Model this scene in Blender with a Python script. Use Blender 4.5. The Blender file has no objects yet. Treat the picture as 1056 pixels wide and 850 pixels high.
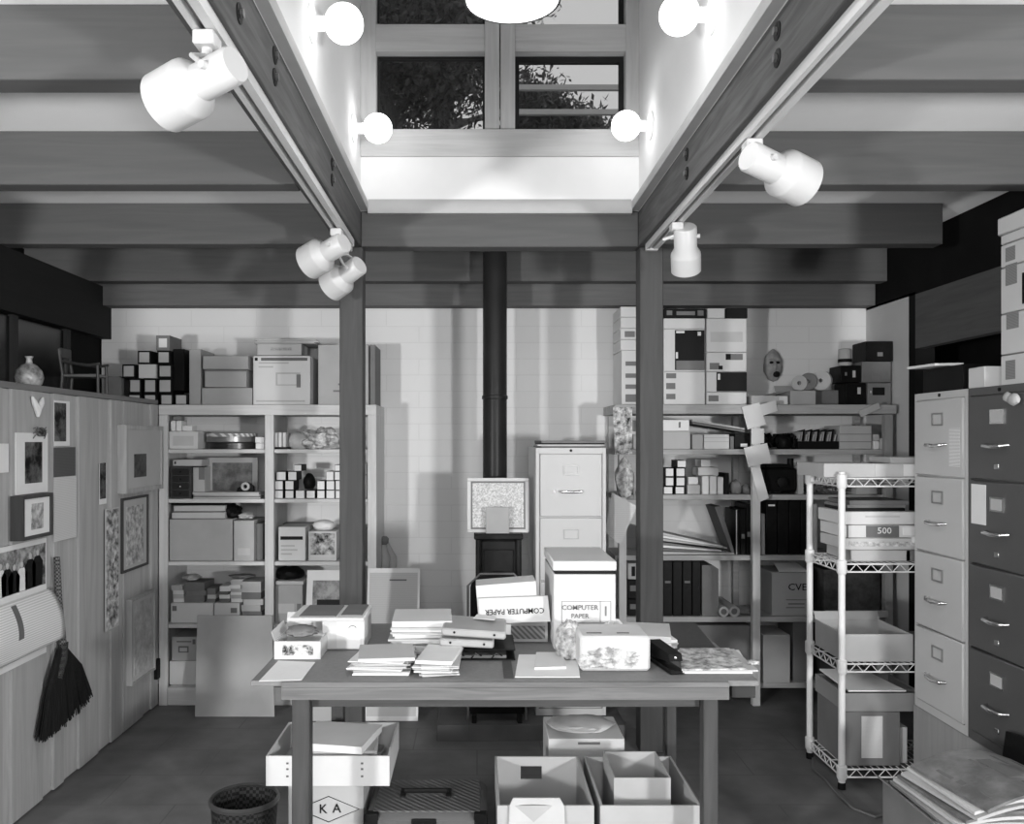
import bpy, bmesh, math, random
from mathutils import Vector, Matrix
R = random.Random(7)
C = bpy.context.scene.collection
F, E, VX, VY = 880.0, 1.5, 492.0, 454.0      # focal length in pixels, eye height, vanishing point
def X(px, d): return (px - VX) * d / F
def Z(py, d): return E - (py - VY) * d / F
def lin(v):
    v = v / 255.0
    return v / 12.92 if v < .04045 else ((v + .055) / 1.055) ** 2.4

# ---------------------------------------------------------------- materials
MATS = {}
def mat(name, v, rough=.6, kind='plain', var=.08, scale=6.0, bump=0.0, metal=0.0, v2=None, coat=0.0):
    if name in MATS: return MATS[name]
    m = bpy.data.materials.new(name); m.use_nodes = True
    nt = m.node_tree; N = nt.nodes; L = nt.links
    for n in list(N): N.remove(n)
    out = N.new('ShaderNodeOutputMaterial')
    b = N.new('ShaderNodeBsdfPrincipled'); L.new(b.outputs[0], out.inputs[0])
    b.inputs['Roughness'].default_value = rough; b.inputs['Metallic'].default_value = metal
    b.inputs['Specular IOR Level'].default_value = .12 if (rough >= .5 or name.startswith('black')) else .5
    g = lin(v); tc = N.new('ShaderNodeTexCoord'); mp = N.new('ShaderNodeMapping')
    L.new(tc.outputs['Object'], mp.inputs[0])
    ramp = N.new('ShaderNodeValToRGB')
    lo, hi = g * (1 - var), min(.95, g * (1 + var))
    ramp.color_ramp.elements[0].color = (lo, lo, lo, 1); ramp.color_ramp.elements[1].color = (hi, hi, hi, 1)
    ramp.color_ramp.elements[0].position = .3; ramp.color_ramp.elements[1].position = .7
    fac = None
    if kind in ('plain', 'wood_x', 'wood_y', 'wood_z'):
        n = N.new('ShaderNodeTexNoise'); n.inputs['Scale'].default_value = scale
        n.inputs['Detail'].default_value = 6
        if kind == 'wood_x': mp.inputs['Scale'].default_value = (.35, 5, 5)
        if kind == 'wood_y': mp.inputs['Scale'].default_value = (5, .35, 5)
        if kind == 'wood_z': mp.inputs['Scale'].default_value = (5, 5, .35)
        L.new(mp.outputs[0], n.inputs[0])
        if kind != 'plain': n.inputs['Distortion'].default_value = 1.2
        fac = n.outputs[0]; L.new(fac, ramp.inputs[0]); col = ramp.outputs[0]
    elif kind == 'brick':
        mp.inputs['Rotation'].default_value = (math.radians(-90), 0, 0)
        br = N.new('ShaderNodeTexBrick'); L.new(mp.outputs[0], br.inputs[0])
        br.inputs['Scale'].default_value = 1; br.inputs['Brick Width'].default_value = .40
        br.inputs['Row Height'].default_value = .10; br.inputs['Mortar Size'].default_value = .004
        br.inputs['Mortar Smooth'].default_value = .6
        br.inputs['Color1'].default_value = (hi, hi, hi, 1); br.inputs['Color2'].default_value = (g, g, g, 1)
        br.inputs['Mortar'].default_value = (g * .93,) * 3 + (1,)
        col = br.outputs[0]; fac = br.outputs['Fac']
    elif kind == 'plank':
        br = N.new('ShaderNodeTexBrick'); L.new(mp.outputs[0], br.inputs[0])
        br.inputs['Scale'].default_value = 1; br.inputs['Brick Width'].default_value = .62
        br.inputs['Row Height'].default_value = .31; br.inputs['Mortar Size'].default_value = .003
        br.offset = .5
        n = N.new('ShaderNodeTexNoise'); n.inputs['Scale'].default_value = 5; n.inputs['Detail'].default_value = 8
        L.new(mp.outputs[0], n.inputs[0]); L.new(n.outputs[0], ramp.inputs[0])
        L.new(ramp.outputs[0], br.inputs['Color1']); L.new(ramp.outputs[0], br.inputs['Color2'])
        br.inputs['Mortar'].default_value = (g * .8,) * 3 + (1,)
        col = br.outputs[0]; fac = br.outputs['Fac']
    elif kind == 'print':          # a printed picture: patches of light and dark
        n = N.new('ShaderNodeTexNoise'); n.inputs['Scale'].default_value = scale; n.inputs['Detail'].default_value = 7
        L.new(mp.outputs[0], n.inputs[0]); L.new(n.outputs[0], ramp.inputs[0])
        a = lin(v2 if v2 is not None else 30)
        ramp.color_ramp.elements[0].color = (a, a, a, 1); ramp.color_ramp.elements[1].color = (g, g, g, 1)
        ramp.color_ramp.elements[0].position = .38; ramp.color_ramp.elements[1].position = .62; n.inputs['Scale'].default_value = scale*1.8; n.inputs['Roughness'].default_value = .65
        col = ramp.outputs[0]
    elif kind == 'weave':
        w = N.new('ShaderNodeTexChecker'); w.inputs['Scale'].default_value = scale
        a = lin(v2 if v2 is not None else 30)
        w.inputs['Color1'].default_value = (g, g, g, 1); w.inputs['Color2'].default_value = (a, a, a, 1)
        L.new(mp.outputs[0], w.inputs[0]); col = w.outputs[0]
    elif kind in ('ribs', 'text'):
        w = N.new('ShaderNodeTexWave'); w.inputs['Scale'].default_value = scale
        w.bands_direction = 'DIAGONAL' if kind == 'ribs' else 'Z'
        if kind == 'text':
            w.inputs['Distortion'].default_value = .3
        L.new(mp.outputs[0], w.inputs[0]); L.new(w.outputs[1], ramp.inputs[0]); a = lin(v2 if v2 is not None else 30)
        ramp.color_ramp.elements[0].color = (a, a, a, 1); ramp.color_ramp.elements[1].color = (g, g, g, 1)
        col = ramp.outputs[0]; fac = w.outputs[1]
    L.new(col, b.inputs['Base Color'])
    if bump and fac is not None:
        bp = N.new('ShaderNodeBump'); bp.inputs['Strength'].default_value = bump; bp.inputs['Distance'].default_value = .01
        if kind in ('brick', 'plank'): bp.invert = True
        L.new(fac, bp.inputs['Height']); L.new(bp.outputs[0], b.inputs['Normal'])
    MATS[name] = m
    return m
def emit(name, s, v=1.0):
    m = bpy.data.materials.new(name); m.use_nodes = True; nt = m.node_tree
    for n in list(nt.nodes): nt.nodes.remove(n)
    o = nt.nodes.new('ShaderNodeOutputMaterial'); e = nt.nodes.new('ShaderNodeEmission')
    e.inputs[0].default_value = (v, v, v, 1); e.inputs[1].default_value = s
    nt.links.new(e.outputs[0], o.inputs[0]); return m
def glass(name):
    m = bpy.data.materials.new(name); m.use_nodes = True; nt = m.node_tree
    for n in list(nt.nodes): nt.nodes.remove(n)
    o = nt.nodes.new('ShaderNodeOutputMaterial'); mx = nt.nodes.new('ShaderNodeMixShader')
    t = nt.nodes.new('ShaderNodeBsdfTransparent'); g = nt.nodes.new('ShaderNodeBsdfGlossy')
    f = nt.nodes.new('ShaderNodeFresnel'); f.inputs[0].default_value = 1.45
    g.inputs['Roughness'].default_value = .02; t.inputs[0].default_value = (.93, .93, .93, 1)
    nt.links.new(f.outputs[0], mx.inputs[0]); nt.links.new(t.outputs[0], mx.inputs[1])
    nt.links.new(g.outputs[0], mx.inputs[2]); nt.links.new(mx.outputs[0], o.inputs[0]); return m

CEIL = mat('white_ceiling_paint', 246, .8, var=.02)
WHITE = mat('white_wall_paint', 232, .8, var=.02)
BRICK = mat('white_painted_block', 222, .7, 'brick', var=.015, bump=.1)
TIMB = mat('brown_timber_x', 92, .7, 'wood_x', var=.09, scale=5, bump=.03)
TIMBY = mat('brown_timber_y', 88, .65, 'wood_y', var=.3, scale=6, bump=.08)
POST = mat('brown_timber_z', 82, .7, 'wood_z', var=.12, scale=6, bump=.05)
TRIMW = mat('pale_timber', 196, .6, 'wood_x', var=.10, scale=6)
TRIMZ = mat('pale_timber_upright', 196, .6, 'wood_z', var=.10, scale=6)
PART = mat('cabinet_front_wood', 176, .6, 'wood_z', var=.12, scale=5)
PART2 = mat('cabinet_front_wood_darker', 168, .6, 'wood_z', var=.12, scale=5)
SHELF = mat('shelf_wood', 200, .6, 'wood_x', var=.10, scale=6)
SHELFZ = mat('shelf_wood_upright', 200, .6, 'wood_z', var=.10, scale=6)
SHELFD = mat('weathered_shelf_wood', 170, .6, 'wood_x', var=.18, scale=6)
FLOOR = mat('dark_floor', 110, .55, 'plank', var=.22, bump=.15)
DARK = mat('black_paint_and_gloom', 22, .8, var=.2)  # real black on the post; on the alcove walls it paints darkness
DARKW = mat('dark_header_wood', 92, .7, 'wood_y', var=.12)
TABLE = mat('table_wood', 112, .5, 'wood_x', var=.25, scale=7, bump=.05)
TABLEZ = mat('table_leg_wood', 72, .55, 'wood_z', var=.22, scale=6)
TOP = mat('table_top_linoleum', 128, .5, var=.08, scale=60)
TOPD = mat('dark_board', 78, .5, var=.1, scale=40)
IVORY = mat('ivory_enamel', 188, .4, var=.015)
STEELG = mat('light_grey_enamel', 188, .4, var=.02)
STEELD = mat('dark_enamel', 78, .38, var=.04)
CHROME = mat('chrome', 225, .2, metal=1.0, var=.02)
WIRE = mat('white_epoxy_wire', 222, .4, var=.02)
IRON = mat('black_cast_iron', 34, .42, var=.25, scale=20, bump=.3)
PIPE = mat('black_stove_pipe', 40, .33, var=.12)
CARD = mat('brown_cardboard', 168, .8, var=.05, scale=10)
CARDL = mat('light_cardboard', 176, .8, var=.05, scale=10)
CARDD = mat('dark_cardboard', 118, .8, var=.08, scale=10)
WHITEC = mat('white_carton', 208, .7, var=.03)
PAPER = mat('white_paper', 224, .8, var=.03, scale=12)
PAPERG = mat('grey_paper', 190, .8, var=.05, scale=12)
PAPERT = mat('typed_paper', 236, .8, 'text', scale=50, v2=205)
LEDGER = mat('ruled_paper', 230, .8, 'text', scale=30, v2=190)
INK = mat('black_ink', 28, .6)
INKG = mat('grey_ink', 105, .6)
BLACKC = mat('black_card', 20, .5, var=.2)
BLACKL = mat('black_leatherette', 20, .45, var=.25, scale=40, bump=.1)
GREYC = mat('grey_card', 120, .7, var=.06)
GREYL = mat('light_grey_card', 178, .7, var=.05)
ROD = mat('frame_wood', 170, .5, 'wood_z', var=.15)
FRD = mat('dark_frame_wood', 70, .5, 'wood_z', var=.15)
PHOTO = mat('photograph_print', 120, .5, 'print', scale=6, v2=12)
PHOTOS = mat('small_photograph_print', 130, .5, 'print', scale=22, v2=25)
ETCH = mat('etching_print', 205, .5, 'print', scale=14, v2=120)
FAINT = mat('faint_print', 205, .5, 'print', scale=10, v2=165)
BUSY = mat('busy_print', 225, .5, 'print', scale=26, v2=60)
CRUMP = mat('crumpled_plastic', 220, .35, 'print', scale=18, v2=125)
BROOMM = mat('dark_bristle', 34, .8, 'wood_z', var=.3)
SPOTW = mat('white_spot_enamel', 200, .4, var=.01)
PORC = mat('white_porcelain', 238, .35, var=.01)
BASK = mat('dark_wicker', 50, .6, 'weave', scale=90, v2=24)
VINYL = mat('grey_ribbed_vinyl', 105, .45, 'ribs', scale=22, v2=74, bump=.3)
VINYLP = mat('grey_vinyl', 96, .5, var=.1)
LEAF = mat('leaf', 78, .6, var=.4, scale=3)
LEAFB = mat('pale_petal', 215, .6, var=.2)
BARK = mat('bark', 85, .9, 'wood_z', var=.4, bump=.4)
ROOFM = mat('dark_roof_boards', 70, .8, 'wood_x', var=.2)
CERA = mat('glazed_ceramic', 190, .3, 'print', scale=12, v2=95)
PLAST = mat('plaster', 150, .7, var=.25, scale=25)
GLASS = glass('window_glass')
BULB = emit('bulb_glow', 6.5)
BULB2 = emit('pendant_glow', 38.0)

# ---------------------------------------------------------------- mesh helpers
def nb(): return bmesh.new()
def add_box(bm, x0, x1, y0, y1, z0, z1, bev=0.0, M=None):
    vs = [bm.verts.new(p) for p in ((x0,y0,z0),(x1,y0,z0),(x1,y1,z0),(x0,y1,z0),(x0,y0,z1),(x1,y0,z1),(x1,y1,z1),(x0,y1,z1))]
    fs = [bm.faces.new([vs[i] for i in f]) for f in ((0,3,2,1),(4,5,6,7),(0,1,5,4),(1,2,6,5),(2,3,7,6),(3,0,4,7))]
    if M is not None: bmesh.ops.transform(bm, matrix=M, verts=vs)
    if bev > 0:
        es = list({e for f in fs for e in f.edges})
        bmesh.ops.bevel(bm, geom=es, offset=min(bev, .3*min(x1-x0, y1-y0, z1-z0)), segments=1, affect='EDGES', profile=.5)
def add_prism(bm, pts, off):
    """closed polygon pts (3-D) extruded by vector off"""
    n = len(pts); a = [bm.verts.new(p) for p in pts]; b = [bm.verts.new(Vector(p)+Vector(off)) for p in pts]
    bm.faces.new(a[::-1]); bm.faces.new(b)
    for i in range(n): bm.faces.new((a[i], a[(i+1)%n], b[(i+1)%n], b[i]))
def add_tube(bm, pts, r, seg=8, cap=True):
    pts = [Vector(p) for p in pts]; rs = r if isinstance(r, (list, tuple)) else [r]*len(pts)
    rings = []; up = None
    for i, p in enumerate(pts):
        t = (pts[min(i+1, len(pts)-1)] - pts[max(i-1, 0)]).normalized()
        if up is None:
            up = t.orthogonal().normalized()
        up = (up - t*up.dot(t)).normalized() if (up - t*up.dot(t)).length > 1e-6 else t.orthogonal().normalized()
        s = t.cross(up)
        rings.append([bm.verts.new(p + (up*math.cos(2*math.pi*k/seg) + s*math.sin(2*math.pi*k/seg))*rs[i]) for k in range(seg)])
    for a, b in zip(rings, rings[1:]):
        for k in range(seg):
            f = bm.faces.new((a[k], a[(k+1)%seg], b[(k+1)%seg], b[k])); f.smooth = True
    if cap:
        bm.faces.new(rings[0][::-1]); bm.faces.new(rings[-1])
def add_lathe(bm, prof, seg=32, M=None):
    """prof: list of (r, h) about the z axis"""
    rings = []
    new = []
    for r, h in prof:
        if r < 1e-6:
            v = bm.verts.new((0, 0, h)); rings.append([v]); new.append(v)
        else:
            ring = [bm.verts.new((r*math.cos(2*math.pi*k/seg), r*math.sin(2*math.pi*k/seg), h)) for k in range(seg)]
            rings.append(ring); new += ring
    for a, b in zip(rings, rings[1:]):
        for k in range(seg):
            if len(a) == 1 and len(b) == 1: continue
            if len(a) == 1: f = bm.faces.new((a[0], b[(k+1)%seg], b[k]))
            elif len(b) == 1: f = bm.faces.new((a[k], a[(k+1)%seg], b[0]))
            else: f = bm.faces.new((a[k], a[(k+1)%seg], b[(k+1)%seg], b[k]))
            f.smooth = True
    if M is not None: bmesh.ops.transform(bm, matrix=M, verts=new)
def add_lump(bm, c, s, seed=0, amp=.25, sub=3, freq=2.2, flat=True, smooth=False):
    r = bmesh.ops.create_icosphere(bm, subdivisions=sub, radius=1)
    from mathutils import noise
    for v in r['verts']:
        n = noise.noise(v.co*freq + Vector((seed*3.1, seed*1.7, seed))) + .5*noise.noise(v.co*freq*2.7 + Vector((seed, 0, 9)))
        v.co *= 1 + amp*n
        if flat and v.co.z < -.75: v.co.z = -.75
        v.co = Vector((v.co.x*s[0] + c[0], v.co.y*s[1] + c[1], v.co.z*s[2] + c[2]))
    if smooth:
        for v in r['verts']:
            for f in v.link_faces: f.smooth = True
def root_loc(p):
    while p.parent: p = p.parent
    return p.location.copy()
def obj(name, bm, m, parent=None, shift=True):
    bmesh.ops.recalc_face_normals(bm, faces=bm.faces)
    me = bpy.data.meshes.new(name)
    if parent is None:
        xs = [v.co for v in bm.verts]
        o0 = Vector(((min(v.x for v in xs)+max(v.x for v in xs))/2, (min(v.y for v in xs)+max(v.y for v in xs))/2, min(v.z for v in xs)))
    else: o0 = root_loc(parent)
    if not shift: o0 = Vector((0, 0, 0))
    bmesh.ops.translate(bm, vec=-o0, verts=bm.verts)
    bm.to_mesh(me); bm.free(); me.set_sharp_from_angle(angle=math.radians(38))
    for x in (m if isinstance(m, (list, tuple)) else [m]): me.materials.append(x)
    o = bpy.data.objects.new(name, me); C.objects.link(o)
    if parent is None: o.location = o0
    else: o.parent = parent
    return o
def tag(o, label, cat, group=None, kind=None):
    o['label'] = label; o['category'] = cat
    if group: o['group'] = group
    if kind: o['kind'] = kind
    return o
def thing(name, label, cat, loc, group=None):
    o = bpy.data.objects.new(name, None); o.empty_display_size = .05; C.objects.link(o); o.location = loc
    return tag(o, label, cat, group)
def boxo(name, x0, x1, y0, y1, z0, z1, m, parent=None, bev=.002):
    bm = nb(); add_box(bm, x0, x1, y0, y1, z0, z1, bev); return obj(name, bm, m, parent)
def struct(name, bm, m):
    o = obj(name, bm, m); o['kind'] = 'structure'; return o
def sbox(name, x0, x1, y0, y1, z0, z1, m, bev=0.0):
    bm = nb(); add_box(bm, x0, x1, y0, y1, z0, z1, bev); return struct(name, bm, m)
def text(name, s, x, y, z, size, m, parent, flip=False, face='y', sx=1.0):
    """lettering centred at x, z on a vertical face looking towards -y (or -x)"""
    cu = bpy.data.curves.new('t', 'FONT'); cu.body = s; cu.size = size; cu.extrude = .0006
    cu.align_x = 'CENTER'; cu.align_y = 'CENTER'; cu.resolution_u = 2; cu.offset = size*.004
    t = bpy.data.objects.new('t', cu); C.objects.link(t)
    bpy.context.view_layer.update()
    me = bpy.data.meshes.new_from_object(t.evaluated_get(bpy.context.evaluated_depsgraph_get()))
    bpy.data.objects.remove(t)
    rot = Matrix.Rotation(math.pi/2, 4, 'X')
    if flip: rot = rot @ Matrix.Rotation(math.pi, 4, 'Z')
    if face == 'x': rot = Matrix.Rotation(-math.pi/2, 4, 'Z') @ rot
    if face == 'X': rot = Matrix.Rotation(math.pi/2, 4, 'Z') @ rot
    M = Matrix.Translation(Vector((x, y, z)) - root_loc(parent)) @ rot @ Matrix.Diagonal((sx, 1, 1, 1))
    me.transform(M); me.materials.clear(); me.materials.append(m)
    o = bpy.data.objects.new(name, me); C.objects.link(o); o.parent = parent
    return o
def plate(name, x0, x1, z0, z1, y, m, parent, t=.0015):
    return boxo(name, x0, x1, y - t, y + .0005, z0, z1, m, parent, 0)

def carton(label, x0, x1, y0, y1, z0, z1, m, name='carton', cat='box', group=None, lid=None, labels=(), texts=(), tape=None, yaw=0, seam=False):
    t = thing(name, label, cat, ((x0+x1)/2, (y0+y1)/2, z0), group)
    zl = z1
    if lid: zl = z1 - .0
    body_top = z1 - (.002 if lid else 0)
    boxo('body', x0, x1, y0, y1, z0, body_top, m, t, .003)
    if lid:
        h = lid[0]; boxo('lid', x0-.004, x1+.004, y0-.004, y1+.004, z1-h, z1+.003, lid[1], t, .003)
    w, hh = x1-x0, z1-z0
    for li, (u0, u1, v0, v1, lm) in enumerate(labels):
        plate('printed_label', x0+u0*w, x0+u1*w, z0+v0*hh, z0+v1*hh, y0-(.004 if lid and v1 > 1-lid[0]/hh else 0), lm, t, .0015+.0007*li)
    for (s, u, v, sz, lm, fl, sx) in texts:
        text('lettering', s, x0+u*w, y0-.0045, z0+v*hh, sz*hh, lm, t, fl, sx=sx)
    if tape:
        bm = nb(); xc = (x0+x1)/2
        add_box(bm, xc-.025, xc+.025, y0, y1, z1, z1+.001); add_box(bm, xc-.025, xc+.025, y0-.001, y0+.0005, z1-.05, z1+.001)
        obj('tape', bm, tape, t)
    if seam:
        bm = nb(); add_box(bm, x0+.002, x1-.002, (y0+y1)/2-.001, (y0+y1)/2+.001, z1, z1+.001); obj('flap_seam', bm, INKG, t)
    if yaw: t.rotation_euler.z = math.radians(yaw)
    return t
def cpx(label, a, b, top, zb, d, dep, m, bot=None, **k):
    """carton whose front at distance d spans pixels a..b, top pixel row top, standing at height zb"""
    if zb is None: zb = Z(bot, d)
    return carton(label, X(a, d), X(b, d), d, d+dep, zb, Z(top, d), m, **k)
def open_box(label, x0, x1, y0, y1, z0, z1, m, name='open_carton', cat='box', group=None, th=.006, hole=None, flaps=(), inner=None):
    t = thing(name, label, cat, ((x0+x1)/2, (y0+y1)/2, z0), group)
    bm = nb()
    add_box(bm, x0, x1, y0, y1, z0, z0+th)
    add_box(bm, x0, x0+th, y0, y1, z0+th, z1); add_box(bm, x1-th, x1, y0, y1, z0+th, z1)
    add_box(bm, x0+th, x1-th, y0, y0+th, z0+th, z1)
    if hole:
        hx0, hx1, hz0, hz1 = hole
        add_box(bm, x0+th, x1-th, y1-th, y1, z0+th, hz0); add_box(bm, x0+th, x1-th, y1-th, y1, hz1, z1)
        add_box(bm, x0+th, hx0, y1-th, y1, hz0, hz1); add_box(bm, hx1, x1-th, y1-th, y1, hz0, hz1)
    else: add_box(bm, x0+th, x1-th, y1-th, y1, z0+th, z1)
    obj('body', bm, m, t)
    for fl in flaps:
        bm = nb()
        if fl[0] == 'L': add_prism(bm, [(x0, y0, z1), (x0, y1, z1), (x0-fl[1], y1, z1+fl[2]), (x0-fl[1], y0, z1+fl[2])], (0, 0, .004))
        if fl[0] == 'R': add_prism(bm, [(x1, y0, z1), (x1, y1, z1), (x1+fl[1], y1, z1+fl[2]), (x1+fl[1], y0, z1+fl[2])], (0, 0, .004))
        if fl[0] == 'B': add_prism(bm, [(x0, y1, z1), (x1, y1, z1), (x1, y1+fl[1], z1+fl[2]), (x0, y1+fl[1], z1+fl[2])], (0, .001, .004))
        if fl[0] == 'F': add_prism(bm, [(x0, y0, z1), (x1, y0, z1), (x1, y0-fl[1], z1+fl[2]), (x0, y0-fl[1], z1+fl[2])], (0, 0, .004))
        obj('flap', bm, m, t)
    return t
def pile(n, x0, x1, y0, y1, z0, z1, mats, top_label, rest_label, group, name='paper_sheaf', cat='papers', jit=.012, ang=5, seed=1):
    """n separate sheaves lying one on another"""
    r = random.Random(seed); h = (z1-z0)/n; z = z0
    for i in range(n):
        dx, dy = r.uniform(-jit, jit), r.uniform(-jit, jit)
        hh = h*r.uniform(.75, 1.0) if i < n-1 else z1-z
        bm = nb(); add_box(bm, x0+dx, x1+dx, y0+dy, y1+dy, z, z+max(hh, .002), .001)
        o = obj(name, bm, mats[i % len(mats)])
        a = math.radians(r.uniform(-ang, ang)); o.rotation_euler.z = a
        tag(o, top_label if i == n-1 else rest_label, cat, group)
        z += hh
    return z
def sheet(name, label, pts, m, cat='paper', t=.0015, group=None):
    bm = nb(); add_prism(bm, pts, (0, 0, t)); return tag(obj(name, bm, m), label, cat, group)
def S(px, py, z):
    d = F*(E-z)/(py-VY); return (X(px, d), d, z)
def tsheet(name, label, corners, m, z, cat='paper', t=.0015, group=None):
    return sheet(name, label, [S(a, b, z) for a, b in corners], m, cat, t, group)
ORD = ['leftmost', 'second from left', 'third from left', 'fourth from left', 'fifth from left', 'sixth from left', 'seventh from left', 'eighth from left']
# ================================================================ the room
sbox('floor', -3.3, 3.3, -2.2, 5.5, -.1, 0, FLOOR)
sbox('wall_back', -2.31, 2.393, 5.25, 5.4, 0, 2.31, BRICK)
XL, XR, YS0, YS1 = -.558, .775, .2, 4.09          # the light well
ZC, ZB = 2.62, 2.426
bm = nb()
add_box(bm, -3.3, XL-.10, -2.2, 5.5, ZC, ZC+.06); add_box(bm, XR+.10, 3.3, -2.2, 5.5, ZC, ZC+.06)
add_box(bm, XL-.10, XR+.10, -2.2, YS0-.1, ZC, ZC+.06); add_box(bm, XL-.10, XR+.10, YS1+.1, 5.5, ZC, ZC+.06)
struct('ceiling', bm, CEIL)
# light well walls and window
zf0, zp0, zp1, zm, zu1, zt = Z(162, YS1), Z(134, YS1), Z(54, YS1), Z(26, YS1), 3.88, 4.2
sbox('wall_left_well', XL-.1, XL, YS0, YS1+.1, ZC-.02, zt, WHITE)
sbox('wall_right_well', XR, XR+.1, YS0, YS1+.1, ZC-.02, zt, WHITE)
bm = nb(); add_box(bm, XL, XR, YS1, YS1+.1, 2.6, zf0); add_box(bm, XL, XR, YS1, YS1+.1, 4.0, zt)
struct('wall_back_well', bm, WHITE)
sbox('wall_front_well', XL-.1, XR+.1, YS0-.1, YS0, ZC-.02, zt, WHITE)
sbox('ceiling_well', XL-.1, XR+.1, YS0-.1, YS1+.1, zt, zt+.05, WHITE)
xa, xb, xc, xd = X(388, YS1), X(500, YS1), X(531, YS1), X(645, YS1)
# window frame: the centre stud runs through in front of the rails
w1 = bpy.data.objects.new('window_1', None); C.objects.link(w1); w1.location = (.1, YS1, zf0); w1['kind'] = 'structure'
y0, y1 = YS1-.012, YS1+.09
boxo('sill_rail', XL, XR, y0, y1, zf0, zp0, TRIMW, w1); boxo('head_rail', XL, XR, y0, y1, zu1, 4.0, TRIMW, w1)
boxo('left_stile', XL, xa, y0, y1, zp0, zu1, TRIMZ, w1); boxo('right_stile', xd, XR, y0, y1, zp0, zu1, TRIMZ, w1)
bm = nb(); add_box(bm, xb, (xb+xc)/2-.003, y0-.012, y1, zp0, zu1, .002); add_box(bm, (xb+xc)/2+.003, xc, y0-.012, y1, zp0, zu1, .002)
obj('mullion', bm, TRIMZ, w1)
boxo('middle_rail', xa, xb, y0, y1, zp1, zm, TRIMW, w1); boxo('middle_rail', xc, xd, y0, y1, zp1, zm, TRIMW, w1)
for (a, b) in ((xa, xb), (xc, xd)):
    for (c, e) in ((zp0, zp1), (zm, zu1)):
        s = .028 if a == xc else .012
        bm = nb(); yy0, yy1 = YS1+.045, YS1+.075
        add_box(bm, a, b, yy0, yy1, c, c+s*.5); add_box(bm, a, b, yy0, yy1, e-s, e)
        add_box(bm, a, a+s*.8, yy0, yy1, c+s*.5, e-s); add_box(bm, b-s*.8, b, yy0, yy1, c+s*.5, e-s)
        sash = obj('sash', bm, mat('dark_sash', 45, .5), w1)
        boxo('pane', a+.005, b-.005, YS1+.058, YS1+.062, c+.005, e-.005, GLASS, sash, 0)
# room walls out of sight
sbox('wall_front', -3.3, 3.3, -2.3, -2.2, 0, ZC, mat('front_wall_paint', 235, .8))
sbox('wall_left', -3.3, -3.2, -2.2, 5.5, 0, ZC, mat('side_wall_paint', 205, .8))
sbox('wall_right', 3.2, 3.3, -2.2, 5.5, 0, ZC, mat('side_wall_paint', 205, .8))
sbox('wall_back_outer', -3.3, 3.3, 5.4, 5.5, 0, ZC, DARK)
# alcove behind the left ledge, its darkness painted as black walls
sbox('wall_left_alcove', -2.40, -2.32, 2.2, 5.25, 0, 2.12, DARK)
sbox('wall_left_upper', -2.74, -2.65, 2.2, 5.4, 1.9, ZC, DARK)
sbox('trim_1', -2.31, -2.25, 2.2, 5.25, 2.12, ZB-.001, mat('dark_header', 40, .7, 'wood_y'))
bm = nb()
for yy in (2.9, 3.55, 4.2, 4.75): add_box(bm, -2.31, -2.285, yy, yy+.05, 1.725, 2.12)
struct('trim_2', bm, mat('dark_mullion', 58, .7))
for i, (a, b) in enumerate(((2.95, 3.55), (3.6, 4.2), (4.25, 4.75))):
    sbox('window_%d' % (i+2), -2.31, -2.303, a, b, 1.74, 2.11, mat('painted_dark_pane', 38, .25, 'print', scale=3, v2=18))  # opaque panes, the dark beyond the glass is put into their colour
# right: pale return wall, black post, header panel and alcove with its lack of light painted black
sbox('wall_right_return', 2.393, 2.50, 4.73, 5.40, 0, 2.31, mat('return_wall_paint', 205, .8, var=.03))
sbox('trim_3', 2.393, 2.50, 4.66, 4.73, 0, 2.31, DARK)
sbox('trim_4', 2.393, 2.45, 2.0, 4.66, 2.0, 2.296, DARKW)
sbox('trim_5', 2.393, 2.45, 2.0, 5.25, 2.297, ZC, DARK)  # unlit zone above the header, its shade given as black colour
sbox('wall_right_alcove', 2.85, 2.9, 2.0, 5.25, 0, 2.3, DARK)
# wall plate over the back wall
sbox('trim_6', -2.31, 2.393, 5.13, 5.4, 2.311, ZC, mat('wall_plate_wood', 104, .7, 'wood_x', var=.1))
# joists
k = 7
for y in (-.54, .375, 1.29, 2.19, 3.09, 4.03):
    for (a, b) in ((-2.64, XL-.10), (XR+.10, 2.20 if y > 4 else 2.39)):  # last right joist cut short where shadow would hide the rest
        sbox('trim_%d' % k, a, b, y, y+.087, ZB, ZC, TIMB, .003); k += 1
sbox('trim_%d' % k, -2.64, 2.39, 4.97, 5.057, ZB, ZC, TIMB, .003); k += 1
# side beams and back beam of the light well
for (a, b) in ((XL-.10, XL), (XR, XR+.10)):
    sbox('trim_%d' % k, a, b, -2.2, YS1+.10, ZB, 2.60, TIMBY, .004); k += 1
sbox('trim_%d' % k, XL+.001, XR-.001, YS1, YS1+.10, ZB, 2.598, TIMB, .004); k += 1
# rounded cap moulding round the bottom of the well
def capm(pts, off):
    bm = nb(); add_prism(bm, pts, off); return bm
cm = mat('cap_moulding', 180, .6, var=.06)
def prof(sx, x):   # profile in x/z
    return [(x, 2.601), (x+sx*.036, 2.601), (x+sx*.040, 2.615), (x+sx*.037, 2.64), (x+sx*.02, 2.662), (x, 2.675)]
struct('trim_%d' % k, capm([(a, YS0, b) for a, b in prof(1, XL)], (0, YS1-YS0-.0, 0)), cm); k += 1
struct('trim_%d' % k, capm([(a, YS0, b) for a, b in prof(-1, XR)], (0, YS1-YS0-.0, 0)), cm); k += 1
struct('trim_%d' % k, capm([(XL+.037, YS1-(a-XL)*.8, b-.02) for a, b in prof(1, XL)], (XR-XL-.074, 0, 0)), cm); k += 1
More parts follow.
